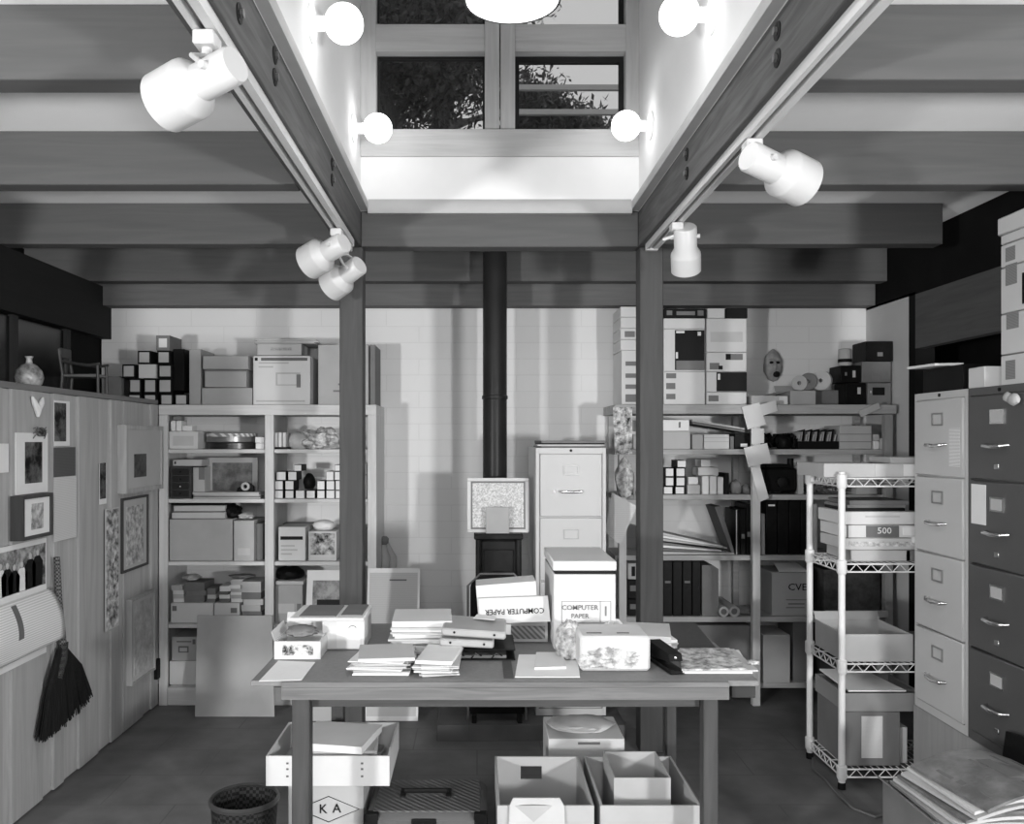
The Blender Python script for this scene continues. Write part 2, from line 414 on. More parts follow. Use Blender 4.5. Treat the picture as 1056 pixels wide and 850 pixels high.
# posts
for (a, b) in ((-.66, -.549), (.781, .893)):
    sbox('trim_%d' % k, a, b, YS1+.001, YS1+.112, 0, ZB, POST, .004); k += 1
# bolt plates on the beams
def bolt(x, y, z, sgn, label):
    t = thing('bolt', label, 'bolt', (x, y, z), 'bolts in the light well beams')
    M = Matrix.Translation((x, y, z)) @ Matrix.Rotation(sgn*math.pi/2, 4, 'Y')
    bm = nb(); add_lathe(bm, [(.024, 0), (.024, .003), (.013, .004), (0, .004)], 20, M); obj('washer', bm, INK, t)
    bm = nb(); add_lathe(bm, [(.011, .003), (.011, .012), (0, .012)], 6, M); obj('nut', bm, STEELD, t)
for (yy, w) in ((2.0, 'near the camera end'), (2.35, 'beside the large spotlight'), (3.28, 'near the back corner')):
    for (zz, q) in ((2.50, 'lower'), (2.56, 'upper')):
        bolt(XL, yy, zz, 1, '%s dark bolt on the left well beam, %s' % (q, w))
for (yy, w) in ((1.75, 'at the top edge of the photo'), (2.2, 'in the middle of the beam'), (3.15, 'near the back corner')):
    for (zz, q) in ((2.485, 'lower'), (2.555, 'upper')):
        bolt(XR, yy, zz, -1, '%s dark bolt on the right well beam, %s' % (q, w))
# base board under the back wall bookcases
sbox('baseboard_back', -.5, .75, 5.235, 5.25, 0, .1, SHELF)
# hearth slab
tag(boxo('hearth_slab', -.20, .74, 4.25, 5.2, 0, .08, mat('hearth_brick', 96, .8, 'plank', var=.2)), 'low dark slab under the stove and filing cabinet', 'hearth')

# left panelled cupboards
cup = thing('panelled_cupboard', 'long waist high panelled wood cupboard along the left wall, hung with pictures', 'cupboard', (-2.05, 3.7, 0))
boxo('carcass', -2.30, -1.822, 2.6, 4.815, 0, 1.70, PART2, cup)
boxo('top', -2.30, -1.80, 2.6, 4.815, 1.70, 1.725, mat('cupboard_top', 120, .6, 'wood_y'), cup)
edges = [2.6, 2.95, 3.24, 3.30, 3.54, 3.63, 3.72, 3.86, 4.06, 4.20, 4.33, 4.345, 4.60, 4.72, 4.815]
for i, (a, b) in enumerate(zip(edges, edges[1:])):
    pr = (.0, .012)[i % 2]
    boxo('board', -1.822, -1.812+pr, a+.001, b-.001, 0.01, 1.699, (PART, PART2)[i % 2], cup, .002)
XW = -1.799
def LW(px, py):
    d = 1.8*F/(VX-px); return d, E+(VY-py)*d/F
def lw_quad(px0, px1, t0, b0, t1=None, b1=None):
    """corner points on the cupboard front: near-top, near-bottom, far-bottom, far-top"""
    ya, za = LW(px0, t0); _, zb = LW(px0, b0); yb, zc = LW(px1, t1 if t1 is not None else t0); _, zd = LW(px1, b1 if b1 is not None else b0)
    return ya, yb, (zb+zd)/2, (za+zc)/2
def hang(name, label, cat, q, layers, group=None):
    ya, yb, z0, z1 = q
    t = thing(name, label, cat, (XW, (ya+yb)/2, z0), group)
    for (nm, u0, u1, v0, v1, x0, x1, m) in layers:
        w, h = yb-ya, z1-z0
        boxo(nm, XW+x0, XW+x1, ya+u0*w, ya+u1*w, z0+v0*h, z0+v1*h, m, t, .0005)
    return t
def framed(label, q, th, fw, fm, mm, pm, win, glassy=False):
    ya, yb, z0, z1 = q; t = thing('framed_picture', label, 'picture', (XW, (ya+yb)/2, z0), 'pictures hung on the cupboard')
    bm = nb(); a = XW; b = XW+th
    add_box(bm, a, b, ya, yb, z0, z0+fw); add_box(bm, a, b, ya, yb, z1-fw, z1)
    add_box(bm, a, b, ya, ya+fw, z0+fw, z1-fw); add_box(bm, a, b, yb-fw, yb, z0+fw, z1-fw); obj('frame', bm, fm, t)
    mt = boxo('mat_board', a, b-.008, ya+fw, yb-fw, z0+fw, z1-fw, mm, t, 0)
    w, h = yb-ya-2*fw, z1-z0-2*fw; u0, u1, v0, v1 = win
    boxo('print', b-.008, b-.006, ya+fw+u0*w, ya+fw+u1*w, z0+fw+v0*h, z0+fw+v1*h, pm, mt, 0)
    return t
sh = lambda n, m, x0=0, x1=.003: (n, 0, 1, 0, 1, x0, x1, m)
hang('note_paper', 'blank white note pinned at the far left edge of the cupboard', 'paper', lw_quad(-14, 8, 456, 488, 459, 488), [sh('sheet', PAPER)])
hang('matted_photograph', 'white matted dark photograph of a figure on the cupboard front', 'picture', lw_quad(15, 48, 444, 510, 449, 508),
     [sh('mat_board', PAPER, 0, .005), ('photograph', .26, .80, .17, .85, .005, .0065, PHOTO)])
framed('small deep dark framed drawing on the cupboard below the matted photograph', lw_quad(10, 42, 512, 558, 508, 552), .05, .014, FRD, PAPER, ETCH, (.3, .75, .15, .85))
hang('snapshot', 'tall white bordered snapshot pinned above the dark card', 'photograph', lw_quad(55, 71, 413, 460, 414, 460), [sh('sheet', PAPER), ('image', .0, .75, .1, .95, .003, .004, PHOTO)])
hang('dark_card', 'square dark grey card pinned between snapshot and typed letter', 'card', lw_quad(55, 77, 461, 492, 462, 491), [sh('card', mat('slate_card', 92, .7, 'text', scale=50, v2=84))])
hang('typed_letter', 'long pale typed letter pinned under the dark grey card', 'letter', lw_quad(55, 78, 492, 559, 491, 554), [sh('sheet', mat('pale_letter', 205, .8, 'text', scale=45, v2=190))])
hang('photo_strip', 'narrow dark photo strip with white bottom border pinned between boards', 'photograph', lw_quad(102, 109, 477, 520, 478, 520), [sh('sheet', PAPER), ('image', .0, .9, .13, 1, .003, .004, PHOTO)])
hang('photo_collage', 'long vertical collage of tiny photographs beside the lower framed pictures', 'collage', lw_quad(108, 122, 523, 652, 525, 645), [sh('sheet', PAPERG), ('image', .05, .95, .01, .99, .003, .004, mat('collage_print', 215, .4, 'print', scale=14, v2=28))])
framed('large pale framed picture with a small dark square, topmost at the far end', lw_quad(121, 160, 437, 509, 441, 504), .045, .022, ROD, GREYL, mat('dark_square_print', 95, .6, 'print', scale=8, v2=60), (.2, .55, .18, .58))
framed('middle framed drawing with dark top band, under the large pale frame', lw_quad(124, 151, 511, 592, 513, 582), .012, .012, FRD, GREYL, ETCH, (.15, .85, .05, .9))
framed('lowest framed pale print standing off the cupboard near the bookcase', lw_quad(130, 155, 614, 704, 612, 694), .03, .012, ROD, PAPERG, FAINT, (.1, .9, .05, .95))
hang('door_pull', 'small dark door pull low at the far end of the cupboard', 'handle', lw_quad(158.5, 161.5, 680, 700), [sh('pull', INK, 0, .02)])
# wishbone ornament
y0, z0 = LW(35, 430); t = thing('wishbone_ornament', 'white wishbone shaped ornament hung above the matted photograph', 'ornament', (XW, y0, z0))
bm = nb()
ys, zt_ = LW(29.5, 409); ye, ze = LW(41, 410); ym, zm_ = LW(35.5, 421)
add_tube(bm, [(XW+.012, ys, zt_), (XW+.014, (ys+ym)/2-.006, (zt_+zm_)/2), (XW+.014, ym, zm_-.01), (XW+.012, ym+.003, z0)], [.004, .012, .014, .006])
add_tube(bm, [(XW+.012, ye, ze), (XW+.014, (ye+ym)/2+.006, (ze+zm_)/2), (XW+.014, ym, zm_-.01)], [.004, .012, .012])
obj('bone', bm, PAPER, t)
# beetle ornament
y0, z0 = LW(38, 455); t = thing('beetle_ornament', 'small dark and white beetle ornament on top of the matted photograph', 'ornament', (XW, y0, z0))
bm = nb(); add_lump(bm, (XW+.018, y0, z0+.035), (.014, .028, .022), 3, .2, 2); obj('body', bm, PHOTOS, t)
bm = nb()
for s in (-1, 1):
    for q in (-1, 0, 1): add_tube(bm, [(XW+.012, y0+s*.015, z0+.035), (XW+.02, y0+s*.035, z0+.045+q*.012), (XW+.007, y0+s*.045, z0+.03+q*.02)], .002, 5)
obj('legs', bm, INKG, t)
# calendar
ya, yb, za, zb = lw_quad(-16, 47, 560, 700, 562, 676)
t = thing('wall_calendar', 'wall calendar with group photograph and curling date page', 'calendar', (XW, (ya+yb)/2, za))
zmid = za+(zb-za)*.56
boxo('backing_page', XW, XW+.003, ya, yb, za, zb, PAPER, t, 0)
boxo('photograph', XW+.003, XW+.0045, ya+.02, yb-.012, zmid+.02, zb-.02, mat('group_photograph', 175, .4, 'print', scale=12, v2=18), t, 0)
bm = nb(); n = 14; prev = None
for i in range(n+1):
    u = i/n; row = []
    for j in range(14):
        v = j/13; lift = .006+.035*math.sin(u*math.pi)+.055*u*u*v
        row.append(bm.verts.new((XW+lift, ya+v*(yb+.035-ya), zmid-.005-u*(zmid-za-.03)+.03*u*v)))
    if prev:
        for j in range(13):
            fc = bm.faces.new((prev[j], prev[j+1], row[j+1], row[j])); fc.smooth = True
            if j == 4 and 1 < i < 10: fc.material_index = 1
    prev = row
pg = obj('date_page', bm, [mat('calendar_page', 228, .7, 'text', scale=34, v2=200), INKG], t)
md = pg.modifiers.new('s', 'SOLIDIFY'); md.thickness = .001
# people in the printed photograph
zp = zmid+.022; hp = zb-zmid-.05; wp = yb-ya-.04
for i, (u, hh_, dk) in enumerate(((.30, .78, 1), (.42, .70, 1), (.56, .72, 0), (.72, .88, 1), (.86, .92, 1), (.18, .8, 0))):
    cy_ = ya+.02+u*wp; top = zp+hp*hh_; bm = nb(); rr_ = hp*.075
    add_prism(bm, [(XW+.0046, cy_-.038, zp), (XW+.0046, cy_-.042, top-.05), (XW+.0046, cy_-.018, top-.025), (XW+.0046, cy_+.018, top-.025), (XW+.0046, cy_+.042, top-.05), (XW+.0046, cy_+.038, zp)], (.0005, 0, 0))
    obj('printed_figure', bm, BLACKC if dk else PAPER, t)
    bm = nb(); add_prism(bm, [(XW+.0046, cy_+rr_*.8*math.cos(q*.785), top-.012+rr_*math.sin(q*.785)) for q in range(8)], (.0016, 0, 0)); obj('printed_face', bm, PAPERG, t)
for r_ in range(4):
    for c_ in range(5): pass
# broom
def LP(px, py, off): y, z = LW(px, py); return Vector((XW+off, y, z))
t = thing('broom', 'dark fan shaped hand broom hanging beside the calendar', 'broom', LP(60, 765, .03))
bm = nb(); add_tube(bm, [LP(53, 575, .022), LP(55, 620, .022), LP(58, 668, .028)], [.013, .015, .017], 10); obj('handle', bm, mat('cane', 120, .6, 'weave', scale=120, v2=60), t)
bm = nb(); add_tube(bm, [LP(58.5, 662, .028), LP(56, 680, .03), LP(51, 700, .03)], [.02, .024, .022], 10); obj('binding', bm, mat('twine', 80, .8, 'weave', scale=160, v2=35), t)
bm = nb(); r = random.Random(3)
for i in range(420):
    u = r.random(); lyr = r.uniform(.008, .05)
    e = LP(33+u*54 + r.uniform(-1, 1), 764-u*50-14*math.sin(u*math.pi)*-0.3 + r.uniform(-3, 3), lyr)
    s0 = LP(53+u*7, 672+r.uniform(-3, 6)-u*2, .028+(lyr-.028)*.3)
    mid = (e+s0)/2 + Vector((0, (u-.5)*.05, .035*math.sin(u*math.pi)+.02*u))
    add_tube(bm, [s0, mid, e], [.004, .0038, .0022], 4)
obj('bristles', bm, BROOMM, t)
# things on the cupboard top
t = thing('ceramic_vase', 'round glazed vase with narrow neck on top of the cupboard', 'vase', (-1.90, 3.62, 1.725))
bm = nb(); M = Matrix.Translation((-1.90, 3.62, 1.725))
add_lathe(bm, [(0, 0), (.035, 0), (.05, .012), (.057, .04), (.05, .07), (.03, .092), (.014, .10), (.011, .118), (.017, .13), (.010, .13), (.008, .105), (0, .10)], 32, M); obj('body', bm, CERA, t)
# small chair
def small_chair(x, y, z, s, label):
    t = thing('miniature_chair', label, 'chair', (x, y, z)); m = mat('dark_chair_wood', 62, .45, 'wood_z', var=.2)
    w, dp, h = .30*s, .24*s, .5*s
    P = lambda a, b, c: (x+a*s, y+b*s, z+c*s)
    for a in (-1, 1):
        for b in (-1, 1):
            bm = nb()
            if a < 0: add_tube(bm, [P(-.26, b*.14, 0), P(-.24, b*.14, .28), P(-.29, b*.14, .62)], [.012*s*2]*3, 8)
            else: add_tube(bm, [P(.25, b*.14, 0), P(.24, b*.14, .40)], .022*s, 8)
            obj('leg', bm, m, t)
        bm = nb()
    for b in (-1, 1):
        bm = nb(); add_tube(bm, [P(-.25, b*.14, .46), P(-.05, b*.14, .42), P(.12, b*.14, .40), P(.27, b*.14, .42)], .02*s, 8); obj('armrest', bm, m, t)
    bm = nb(); add_box(bm, x-.25*s, x+.25*s, y-.15*s, y+.15*s, z+.24*s, z+.28*s, .004); obj('seat', bm, mat('chair_seat', 120, .6), t)
    bm = nb(); add_box(bm, x-.29*s, x-.25*s, y-.15*s, y+.15*s, z+.5*s, z+.64*s, .004); add_box(bm, x-.275*s, x-.245*s, y-.03*s, y+.03*s, z+.28*s, z+.5*s, .002); obj('backrest', bm, m, t)
small_chair(-1.955, 4.25, 1.725, .36, 'small dark wooden armchair model on the cupboard top beside the vase')
# ================================================================ lamps
def globe(x, y, z, s, label):
    """globe bulb on a round plate; s = +1 when the wall is on its left"""
    t = thing('globe_lamp', label, 'lamp', (x, y, z), 'globe bulbs on the light well walls')
    M = Matrix.Translation((x, y, z)) @ Matrix.Rotation(s*math.pi/2, 4, 'Y')
    bm = nb(); add_lathe(bm, [(.062, 0), (.062, .006), (.05, .014), (.026, .018), (.024, .045), (0, .045)], 32, M); obj('socket_plate', bm, PORC, t)
    bm = nb(); pr = [(.016, .04), (.018, .052)] + [(.065*math.sin(a), .112-.065*math.cos(a)) for a in [math.radians(q) for q in range(22, 181, 9)]]
    pr[-1] = (0, .177); add_lathe(bm, pr, 32, M); obj('bulb', bm, BULB, t)
globe(XL, 3.83, 2.90, 1, 'glowing globe bulb on the left well wall, farther of the two')
globe(XL, 2.86, 2.896, 1, 'glowing globe bulb on the left well wall, nearer one at the top edge')
globe(XR, 3.80, 2.90, -1, 'glowing globe bulb on the right well wall, farther of the two')
globe(XR, 2.80, 2.896, -1, 'glowing globe bulb on the right well wall, nearer one at the top edge')
# pendant dome
px_, py_, pz_ = .112, 2.72, 2.905
t = thing('pendant_lamp', 'white lit dome pendant hanging in the middle of the light well', 'lamp', (px_, py_, pz_))
bm = nb(); M = Matrix.Translation((px_, py_, pz_))
add_lathe(bm, [(.152, .0), (.149, .03), (.13, .08), (.09, .125), (.04, .145), (.04, .20), (0, .20)], 48, M)
o = obj('shade', bm, [SPOTW], t); md = o.modifiers.new('s', 'SOLIDIFY'); md.thickness = .003
bm = nb(); add_lathe(bm, [(.155, -.004), (.155, .004), (.147, .004), (.147, -.004), (.155, -.004)], 48, M); obj('rim', bm, STEELD, t)
bm = nb(); add_lathe(bm, [(0, .012), (.10, .015), (.14, .02), (.14, .024), (0, .024)], 40, M); obj('diffuser', bm, BULB2, t)
bm = nb(); add_tube(bm, [(px_, py_, pz_+.2), (px_, py_, 4.2)], .006, 8); obj('stem', bm, SPOTW, t)
# tracks
def track(x0, x1, y1, label):
    t = thing('track_rail', label, 'track', ((x0+x1)/2, 1, ZB), 'lighting tracks')
    bm = nb(); w = (x1-x0)
    add_box(bm, x0, x1, -1.5, y1, ZB-.010, ZB)
    for u, v in ((0, .26), (.58, 1)): add_box(bm, x0+u*w, x0+v*w, -1.5, y1-.02, ZB-.030, ZB-.010)
    obj('channel', bm, SPOTW, t)
    bm = nb(); add_box(bm, x0+.02*w, x1-.02*w, -1.49, y1-.03, ZB-.0125, ZB-.0105); obj('groove', bm, mat('track_groove', 150, .5), t)
    bm = nb(); add_box(bm, x0-.001, x1+.001, y1-.02, y1+.01, ZB-.034, ZB, .002); obj('end_cap', bm, SPOTW, t)
track(-.622, -.568, 3.93, 'white lighting track under the left well beam')
track(.795, .849, 4.02, 'white lighting track under the right well beam')
def spot(label, mount, tail, front, r1, r2, uhead=.55):
    """mount on track; can axis from tail to front (points)"""
    mount, tail, front = Vector(mount), Vector(tail), Vector(front)
    t = thing('track_spotlight', label, 'spotlight', mount, 'track spotlights')
    ax = (front-tail); L = ax.length; q = ax.to_track_quat('Z', 'Y').to_matrix().to_4x4()
    M = Matrix.Translation(tail) @ q
    bm = nb(); l1 = L*.47; l2 = L*.60
    add_lathe(bm, [(0, 0), (r1*.9, 0), (r1, .006), (r1, l1), (r2*.98, l2), (r2, l2+.01), (r2, L), (r2-.004, L), (r2-.006, l2+.02), (r1*.6, l1+.02), (0, l1+.02)], 40, M)
    obj('can', bm, SPOTW, t)
    bm = nb(); add_lathe(bm, [(0, l1+.05), (r1*.7, l1+.04), (r1*.75, l1+.03), (0, l1+.025)], 24, M); obj('lamp_face', bm, PAPERG, t)
    bm = nb(); add_box(bm, mount.x-.024, mount.x+.024, mount.y-.03, mount.y+.03, mount.z-.034, mount.z-.002, .004); obj('adapter', bm, SPOTW, t)
    piv = tail + ax*.22; nrm = ax.normalized().cross(Vector((0, 0, 1))).normalized()
    top = Vector((mount.x, mount.y, mount.z-.03))
    bm = nb(); add_tube(bm, [top, top-Vector((0, 0, .025))], .012, 10)
    for s in (-1, 1): add_tube(bm, [top-Vector((0, 0, .02)), top-Vector((0, 0, .035))+nrm*s*r1*1.1, piv+nrm*s*(r1+.006)], .006, 8)
    add_tube(bm, [piv-nrm*(r1+.012), piv+nrm*(r1+.012)], .009, 10)
    obj('yoke', bm, SPOTW, t)
def PT(px, py, d): return (X(px, d), d, Z(py, d))
zt0 = ZB-.03
spot('large white track spotlight at upper left, pointing down and left', (-.595, 1.88, zt0), PT(243, 66, 1.80), PT(170, 106, 1.90), .040, .066)
spot('left and upper of the two white spotlights near the left post', (-.595, 3.62, zt0), PT(355, 250, 3.60), PT(318, 271, 3.70), .046, .075)
spot('right and lower of the two white spotlights near the left post', (-.595, 3.88, zt0), PT(371, 273, 3.84), PT(341, 296, 3.94), .046, .072)
spot('white track spotlight on the right track pointing down and right', (.822, 2.55, zt0), PT(772, 161, 2.50), PT(829, 189, 2.60), .045, .072)
spot('white track spotlight on the right track pointing straight down', (.822, 3.52, zt0), PT(706.5, 234, 3.50), PT(707.5, 279, 3.62), .047, .062)

# ================================================================ outdoors, above the light well window
def tree(x, y, z0, h, cr, n, seed, label, lm, flowers=0):
    t = thing('tree', label, 'tree', (x, y, z0), 'trees outside the high window'); r = random.Random(seed)
    bm = nb(); add_tube(bm, [(x, y, z0), (x+.1, y, z0+h*.5), (x-.1, y, z0+h*.9)], [.12, .09, .04], 8)
    for i in range(7):
        a = r.uniform(0, 6.28); zz = z0+h*r.uniform(.35, .75)
        add_tube(bm, [(x+.05, y, zz), (x+math.cos(a)*cr*.8, y+math.sin(a)*cr*.5, zz+cr*r.uniform(.1, .6))], [.045, .015], 6)
    obj('trunk', bm, BARK, t)
    def leaves(n, s0, s1):
        bm = nb()
        for i in range(n):
            k = r.randrange(9); rr = random.Random(seed*50+k)
            c = Vector((x+rr.uniform(-.7, .7)*cr, y+rr.uniform(-.4, .4)*cr, z0+h*.75+rr.uniform(-.7, .6)*cr))
            p = c+Vector((r.gauss(0, .24), r.gauss(0, .24), r.gauss(0, .22)))*cr
            s = r.uniform(s0, s1); u = Vector((r.uniform(-1, 1), r.uniform(-1, 1), r.uniform(-1, 1))).normalized(); v = u.orthogonal().normalized()
            bm.faces.new([bm.verts.new(q) for q in (p-u*s, p+v*s*.4, p+u*s, p-v*s*.4)])
        return bm
    o = obj('leaves', leaves(n, .02, .045), lm, t); o['kind'] = 'stuff'
    if flowers: o = obj('flowers', leaves(flowers, .025, .05), LEAFB, t); o['kind'] = 'stuff'
tree(-.75, 6.2, 2.7, 2.2, .95, 30000, 1, 'dense dark tree filling the left window panes', LEAF)
tree(-.4, 7.7, 2.7, 4.2, 1.2, 20000, 4, 'tall dark tree with pale flowers in the upper left pane', LEAF, 2500)
tree(.62, 6.5, 2.9, 1.35, .42, 9000, 9, 'small dark tree in the lower left of the right window pane', LEAF)
t = thing('trellis', 'pale horizontal slats seen outside the right window pane', 'trellis', (.9, 5.6, 2.7))
for zz in (3.62, 3.78): boxo('slat', .1, 2.2, 5.55, 5.58, zz, zz+.035, GREYL, t)
for xx in (.08, 2.2): boxo('upright', xx, xx+.05, 5.58, 5.64, 2.7, 3.9, GREYL, t)
t = thing('outbuilding', 'low dark outbuilding roof behind the right window pane', 'building', (1.4, 7.3, 2.62))
boxo('wall', .5, 2.2, 7.3, 8.0, 2.692, 3.72, ROOFM, t); 
bm = nb(); add_prism(bm, [(.45, 7.2, 3.72), (2.1, 7.2, 3.72), (2.1, 8.1, 3.95), (.45, 8.1, 3.95)], (0, 0, .04)); obj('roof', bm, ROOFM, t)
sbox('trim_60', -3.3, 3.3, 5.0, 8.2, ZC+.06, ZC+.07, ROOFM)

# ================================================================ furniture
# left bookcase
D0, D1 = 4.82, 5.235
t = thing('bookcase', 'pale built in bookcase left of the left post, two bays wide', 'bookcase', (-1.18, 5.0, 0))
lx0, lx1, lxa, lxb = -1.7985, -.569, -1.199, -1.149
bm = nb(); add_box(bm, lx0, lx0+.049, D0, D0+.02, 0, 1.642, .002); add_box(bm, lx0, lx0+.02, D0+.02, D1, 0, 1.642); obj('side_panel', bm, SHELFZ, t)
bm = nb(); add_box(bm, lx1-.05, lx1, D0, D0+.02, 0, 1.642, .002); add_box(bm, lx1-.02, lx1, D0+.02, D1, 0, 1.642); obj('side_panel', bm, SHELFZ, t)
bm = nb(); add_box(bm, lxa, lxb, D0, D0+.02, .1, 1.642, .002); add_box(bm, (lxa+lxb)/2-.01, (lxa+lxb)/2+.01, D0+.02, D1, .1, 1.642); obj('divider', bm, SHELFZ, t)
boxo('top_board', lx0, lx1, D0-.002, D1, 1.642, 1.70, SHELF, t)
SZ = [1.448, 1.166, .81, .455]
for z in SZ:
    for a, b in ((lx0+.021, (lxa+lxb)/2-.011), ((lxa+lxb)/2+.011, lx1-.021)):
        boxo('shelf', a, b, D0+.021, D1-.002, z-.022, z, SHELF, t)
boxo('plinth', lx0+.049, lx1-.05, D0+.004, D1, 0, .10, SHELF, t)
# right bookcase
t = thing('bookcase', 'long weathered open bookcase right of the right post, under the tall box stacks', 'bookcase', (1.5, 5.0, 0))
rx0, rx1 = .80, 2.34
for a, b in ((.80, .843), (1.554, 1.598)): boxo('upright', a, b, D0-.01, D0+.03, 0, 1.645, SHELFZ, t)
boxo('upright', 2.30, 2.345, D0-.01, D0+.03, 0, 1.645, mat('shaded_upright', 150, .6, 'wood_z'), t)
for a in (.80, 1.56, 2.30): boxo('back_upright', a, a+.035, D1-.04, D1, 0, 1.645, SHELFD, t)
boxo('top_board', .775, 2.36, D0-.02, D1, 1.648, 1.70, SHELFD, t)
RZ = [1.448, 1.19, .845, .495, .12]
for z in RZ: boxo('shelf', .785, 2.355, D0+.031, D1-.041, z-.03, z, SHELFD, t)
bm = nb(); add_box(bm, .785, 2.35, D0+.0, D0+.03, 1.448-.035, 1.448); 
# file cabinets
def file_cabinet(label, cx, cy, z0, w, dp, h, ang, m, n=4, group=None, hm=None, dark=False, style=0):
    t = thing('filing_cabinet', label, 'filing cabinet', (cx, cy, z0), group)
    hm = hm or CHROME
    x0, x1, y0, y1 = cx-w/2, cx+w/2, cy-dp/2, cy+dp/2
    bm = nb(); add_box(bm, x0, x1, y0+.012, y1, z0, z0+h, .004)
    for a, b in ((x0, x0+.018), (x1-.018, x1)): add_box(bm, a, b, y0+.002, y0+.013, z0, z0+h, .001)
    add_box(bm, x0+.018, x1-.018, y0+.002, y0+.013, z0+h-.028, z0+h); add_box(bm, x0+.018, x1-.018, y0+.002, y0+.013, z0, z0+.035)
    obj('body', bm, m, t)
    hh = (h-.028-.035)/n
    for i in range(n):
        a = z0+.035+i*hh+.003; b = a+hh-.006
        d = boxo('drawer', x0+.021, x1-.021, y0-.006, y0+.0119, a, b, m, t, .004)
        # label holder
        lz = a+(b-a)*.74; bm = nb(); lw, lh = .040, .026
        add_box(bm, cx-lw, cx+lw, y0-.011, y0-.0065, lz-lh, lz-lh+.006); add_box(bm, cx-lw, cx+lw, y0-.011, y0-.0065, lz+lh-.006, lz+lh)
        add_box(bm, cx-lw, cx-lw+.006, y0-.011, y0-.0065, lz-lh+.006, lz+lh-.006); add_box(bm, cx+lw-.006, cx+lw, y0-.011, y0-.0065, lz-lh+.006, lz+lh-.006)
        obj('label_holder', bm, CHROME if dark else mat('holder_metal', 150, .4, metal=.6), d)
        if dark: boxo('label_card', cx-lw+.006, cx+lw-.006, y0-.009, y0-.0065, lz-lh+.006, lz+lh-.006, GREYL, d, 0)
        # handle
        kz = a+(b-a)*.40; bm = nb(); hw = .062
        add_tube(bm, [(cx-hw, y0-.004, kz+.004), (cx-hw*.8, y0-.028, kz), (cx, y0-.034, kz-.002), (cx+hw*.8, y0-.028, kz), (cx+hw, y0-.004, kz+.004)], [.006, .0075, .0075, .0075, .006], 10)
        obj('handle', bm, hm, d)
        bm = nb(); qx = cx-hw-.025 if not dark else cx; qz = kz if not dark else a+(b-a)*.16
        if dark: add_box(bm, cx-.014, cx+.014, y0-.012, y0-.006, qz-.01, qz+.01, .002)
        else: add_lathe(bm, [(0, 0), (.008, 0), (.008, .006), (0, .006)], 14, Matrix.Translation((qx, y0-.006, qz)) @ Matrix.Rotation(math.pi/2, 4, 'X'))
        obj('thumb_latch', bm, CHROME, d)
    bm = nb(); add_lathe(bm, [(0, 0), (.007, 0), (.007, .004), (0, .004)], 12, Matrix.Translation((cx, y0+.002, z0+h-.014)) @ Matrix.Rotation(math.pi/2, 4, 'X')); obj('lock', bm, INK, t)
    t.rotation_euler.z = math.radians(ang); return t
file_cabinet('ivory four drawer filing cabinet behind the table beside the stove', .484, 4.73, .08, .362, .66, 1.38, 0, IVORY)
fl = file_cabinet('light grey four drawer filing cabinet at right, beside the wire rack', 2.18, 3.435, .375, .392, .64, 1.32, -90, STEELG)
fd = file_cabinet('dark four drawer filing cabinet at the right edge with card label holders', 2.18, 3.04, .375, .392, .64, 1.32, -90, STEELD, dark=True)
boxo('notice', 0, 0, 0, 0, 0, 0, PAPER, fl, 0) if False else None
# papers taped on the cabinets (they lie on faces looking to -x)
def xface(name, label, cat, y0, y1, z0, z1, m, x=1.853):
    return tag(boxo(name, x-.002, x, y0, y1, z0, z1, m, None, 0), label, cat)
def RF(px, py, x=1.86): d = x*F/(px-VX); return d, E+(VY-py)*d/F
a, zA = RF(981, 441); b, zB = RF(992, 482)
xface('printed_notice', 'narrow printed notice taped to the top drawer of the light grey filing cabinet', 'notice', b, a, zB, zA, mat('notice_print', 235, .7, 'text', scale=60, v2=170))
a, zA = RF(1004, 499); b, zB = RF(1019, 542)
xface('paper_note', 'tall blank paper note stuck on the second drawer of the dark filing cabinet', 'note', b, a, zB, zA, PAPER)
tag(boxo('plinth', 1.87, 2.50, 2.80, 3.66, 0, .372, mat('plinth_wood', 150, .6, 'wood_z'), None, .004), 'pale wooden plinth carrying the right hand filing cabinets', 'plinth')
# key tag on the dark cabinet
y_, z_ = RF(1052, 412); t = thing('key_tag', 'pale rounded tag bunch hanging on the top drawer of the dark cabinet', 'tag', (1.85, y_, z_))
bm = nb(); add_lump(bm, (1.838, y_, z_), (.012, .03, .022), 5, .2, 2, flat=False); add_lump(bm, (1.838, y_+.035, z_+.01), (.01, .02, .018), 8, .2, 2, flat=False); obj('tag', bm, GREYL, t)

# stove
sx, sy = .112, 4.62
t = thing('iron_stove', 'black cast iron stove with tall flue pipe standing against the back wall', 'stove', (sx, sy, .08))
bm = nb(); add_box(bm, sx-.112, sx+.112, sy-.16, sy+.20, .26, .98, .012); add_box(bm, sx-.128, sx+.128, sy-.175, sy+.215, .98, 1.01, .006); add_box(bm, sx-.128, sx+.128, sy-.175, sy+.215, .23, .26, .006)
obj('body', bm, IRON, t)
bm = nb()
for s in (-1, 1): add_tube(bm, [(sx+s*.104, sy-.165, .27), (sx+s*.104, sy-.165, .98)], .016, 10)
obj('corner_column', bm, IRON, t)
dr = boxo('door', sx-.078, sx+.078, sy-.178, sy-.161, .42, .93, IRON, t, .006)
bm = nb()
for i in range(5):
    a = i*1.256; add_lump(bm, (sx+.035*math.cos(a), sy-.18, .70+.035*math.sin(a)), (.022, .006, .016), i, .3, 2, flat=False)
obj('door_ornament', bm, mat('worn_iron', 62, .4, metal=.3), dr)
for a in (-1, 1):
    for b in (-.15, .19):
        bm = nb(); add_tube(bm, [(sx+a*.10, sy+b, .24), (sx+a*.12, sy+b, .16), (sx+a*.135, sy+b, .082)], [.026, .017, .02], 8); obj('leg', bm, IRON, t)
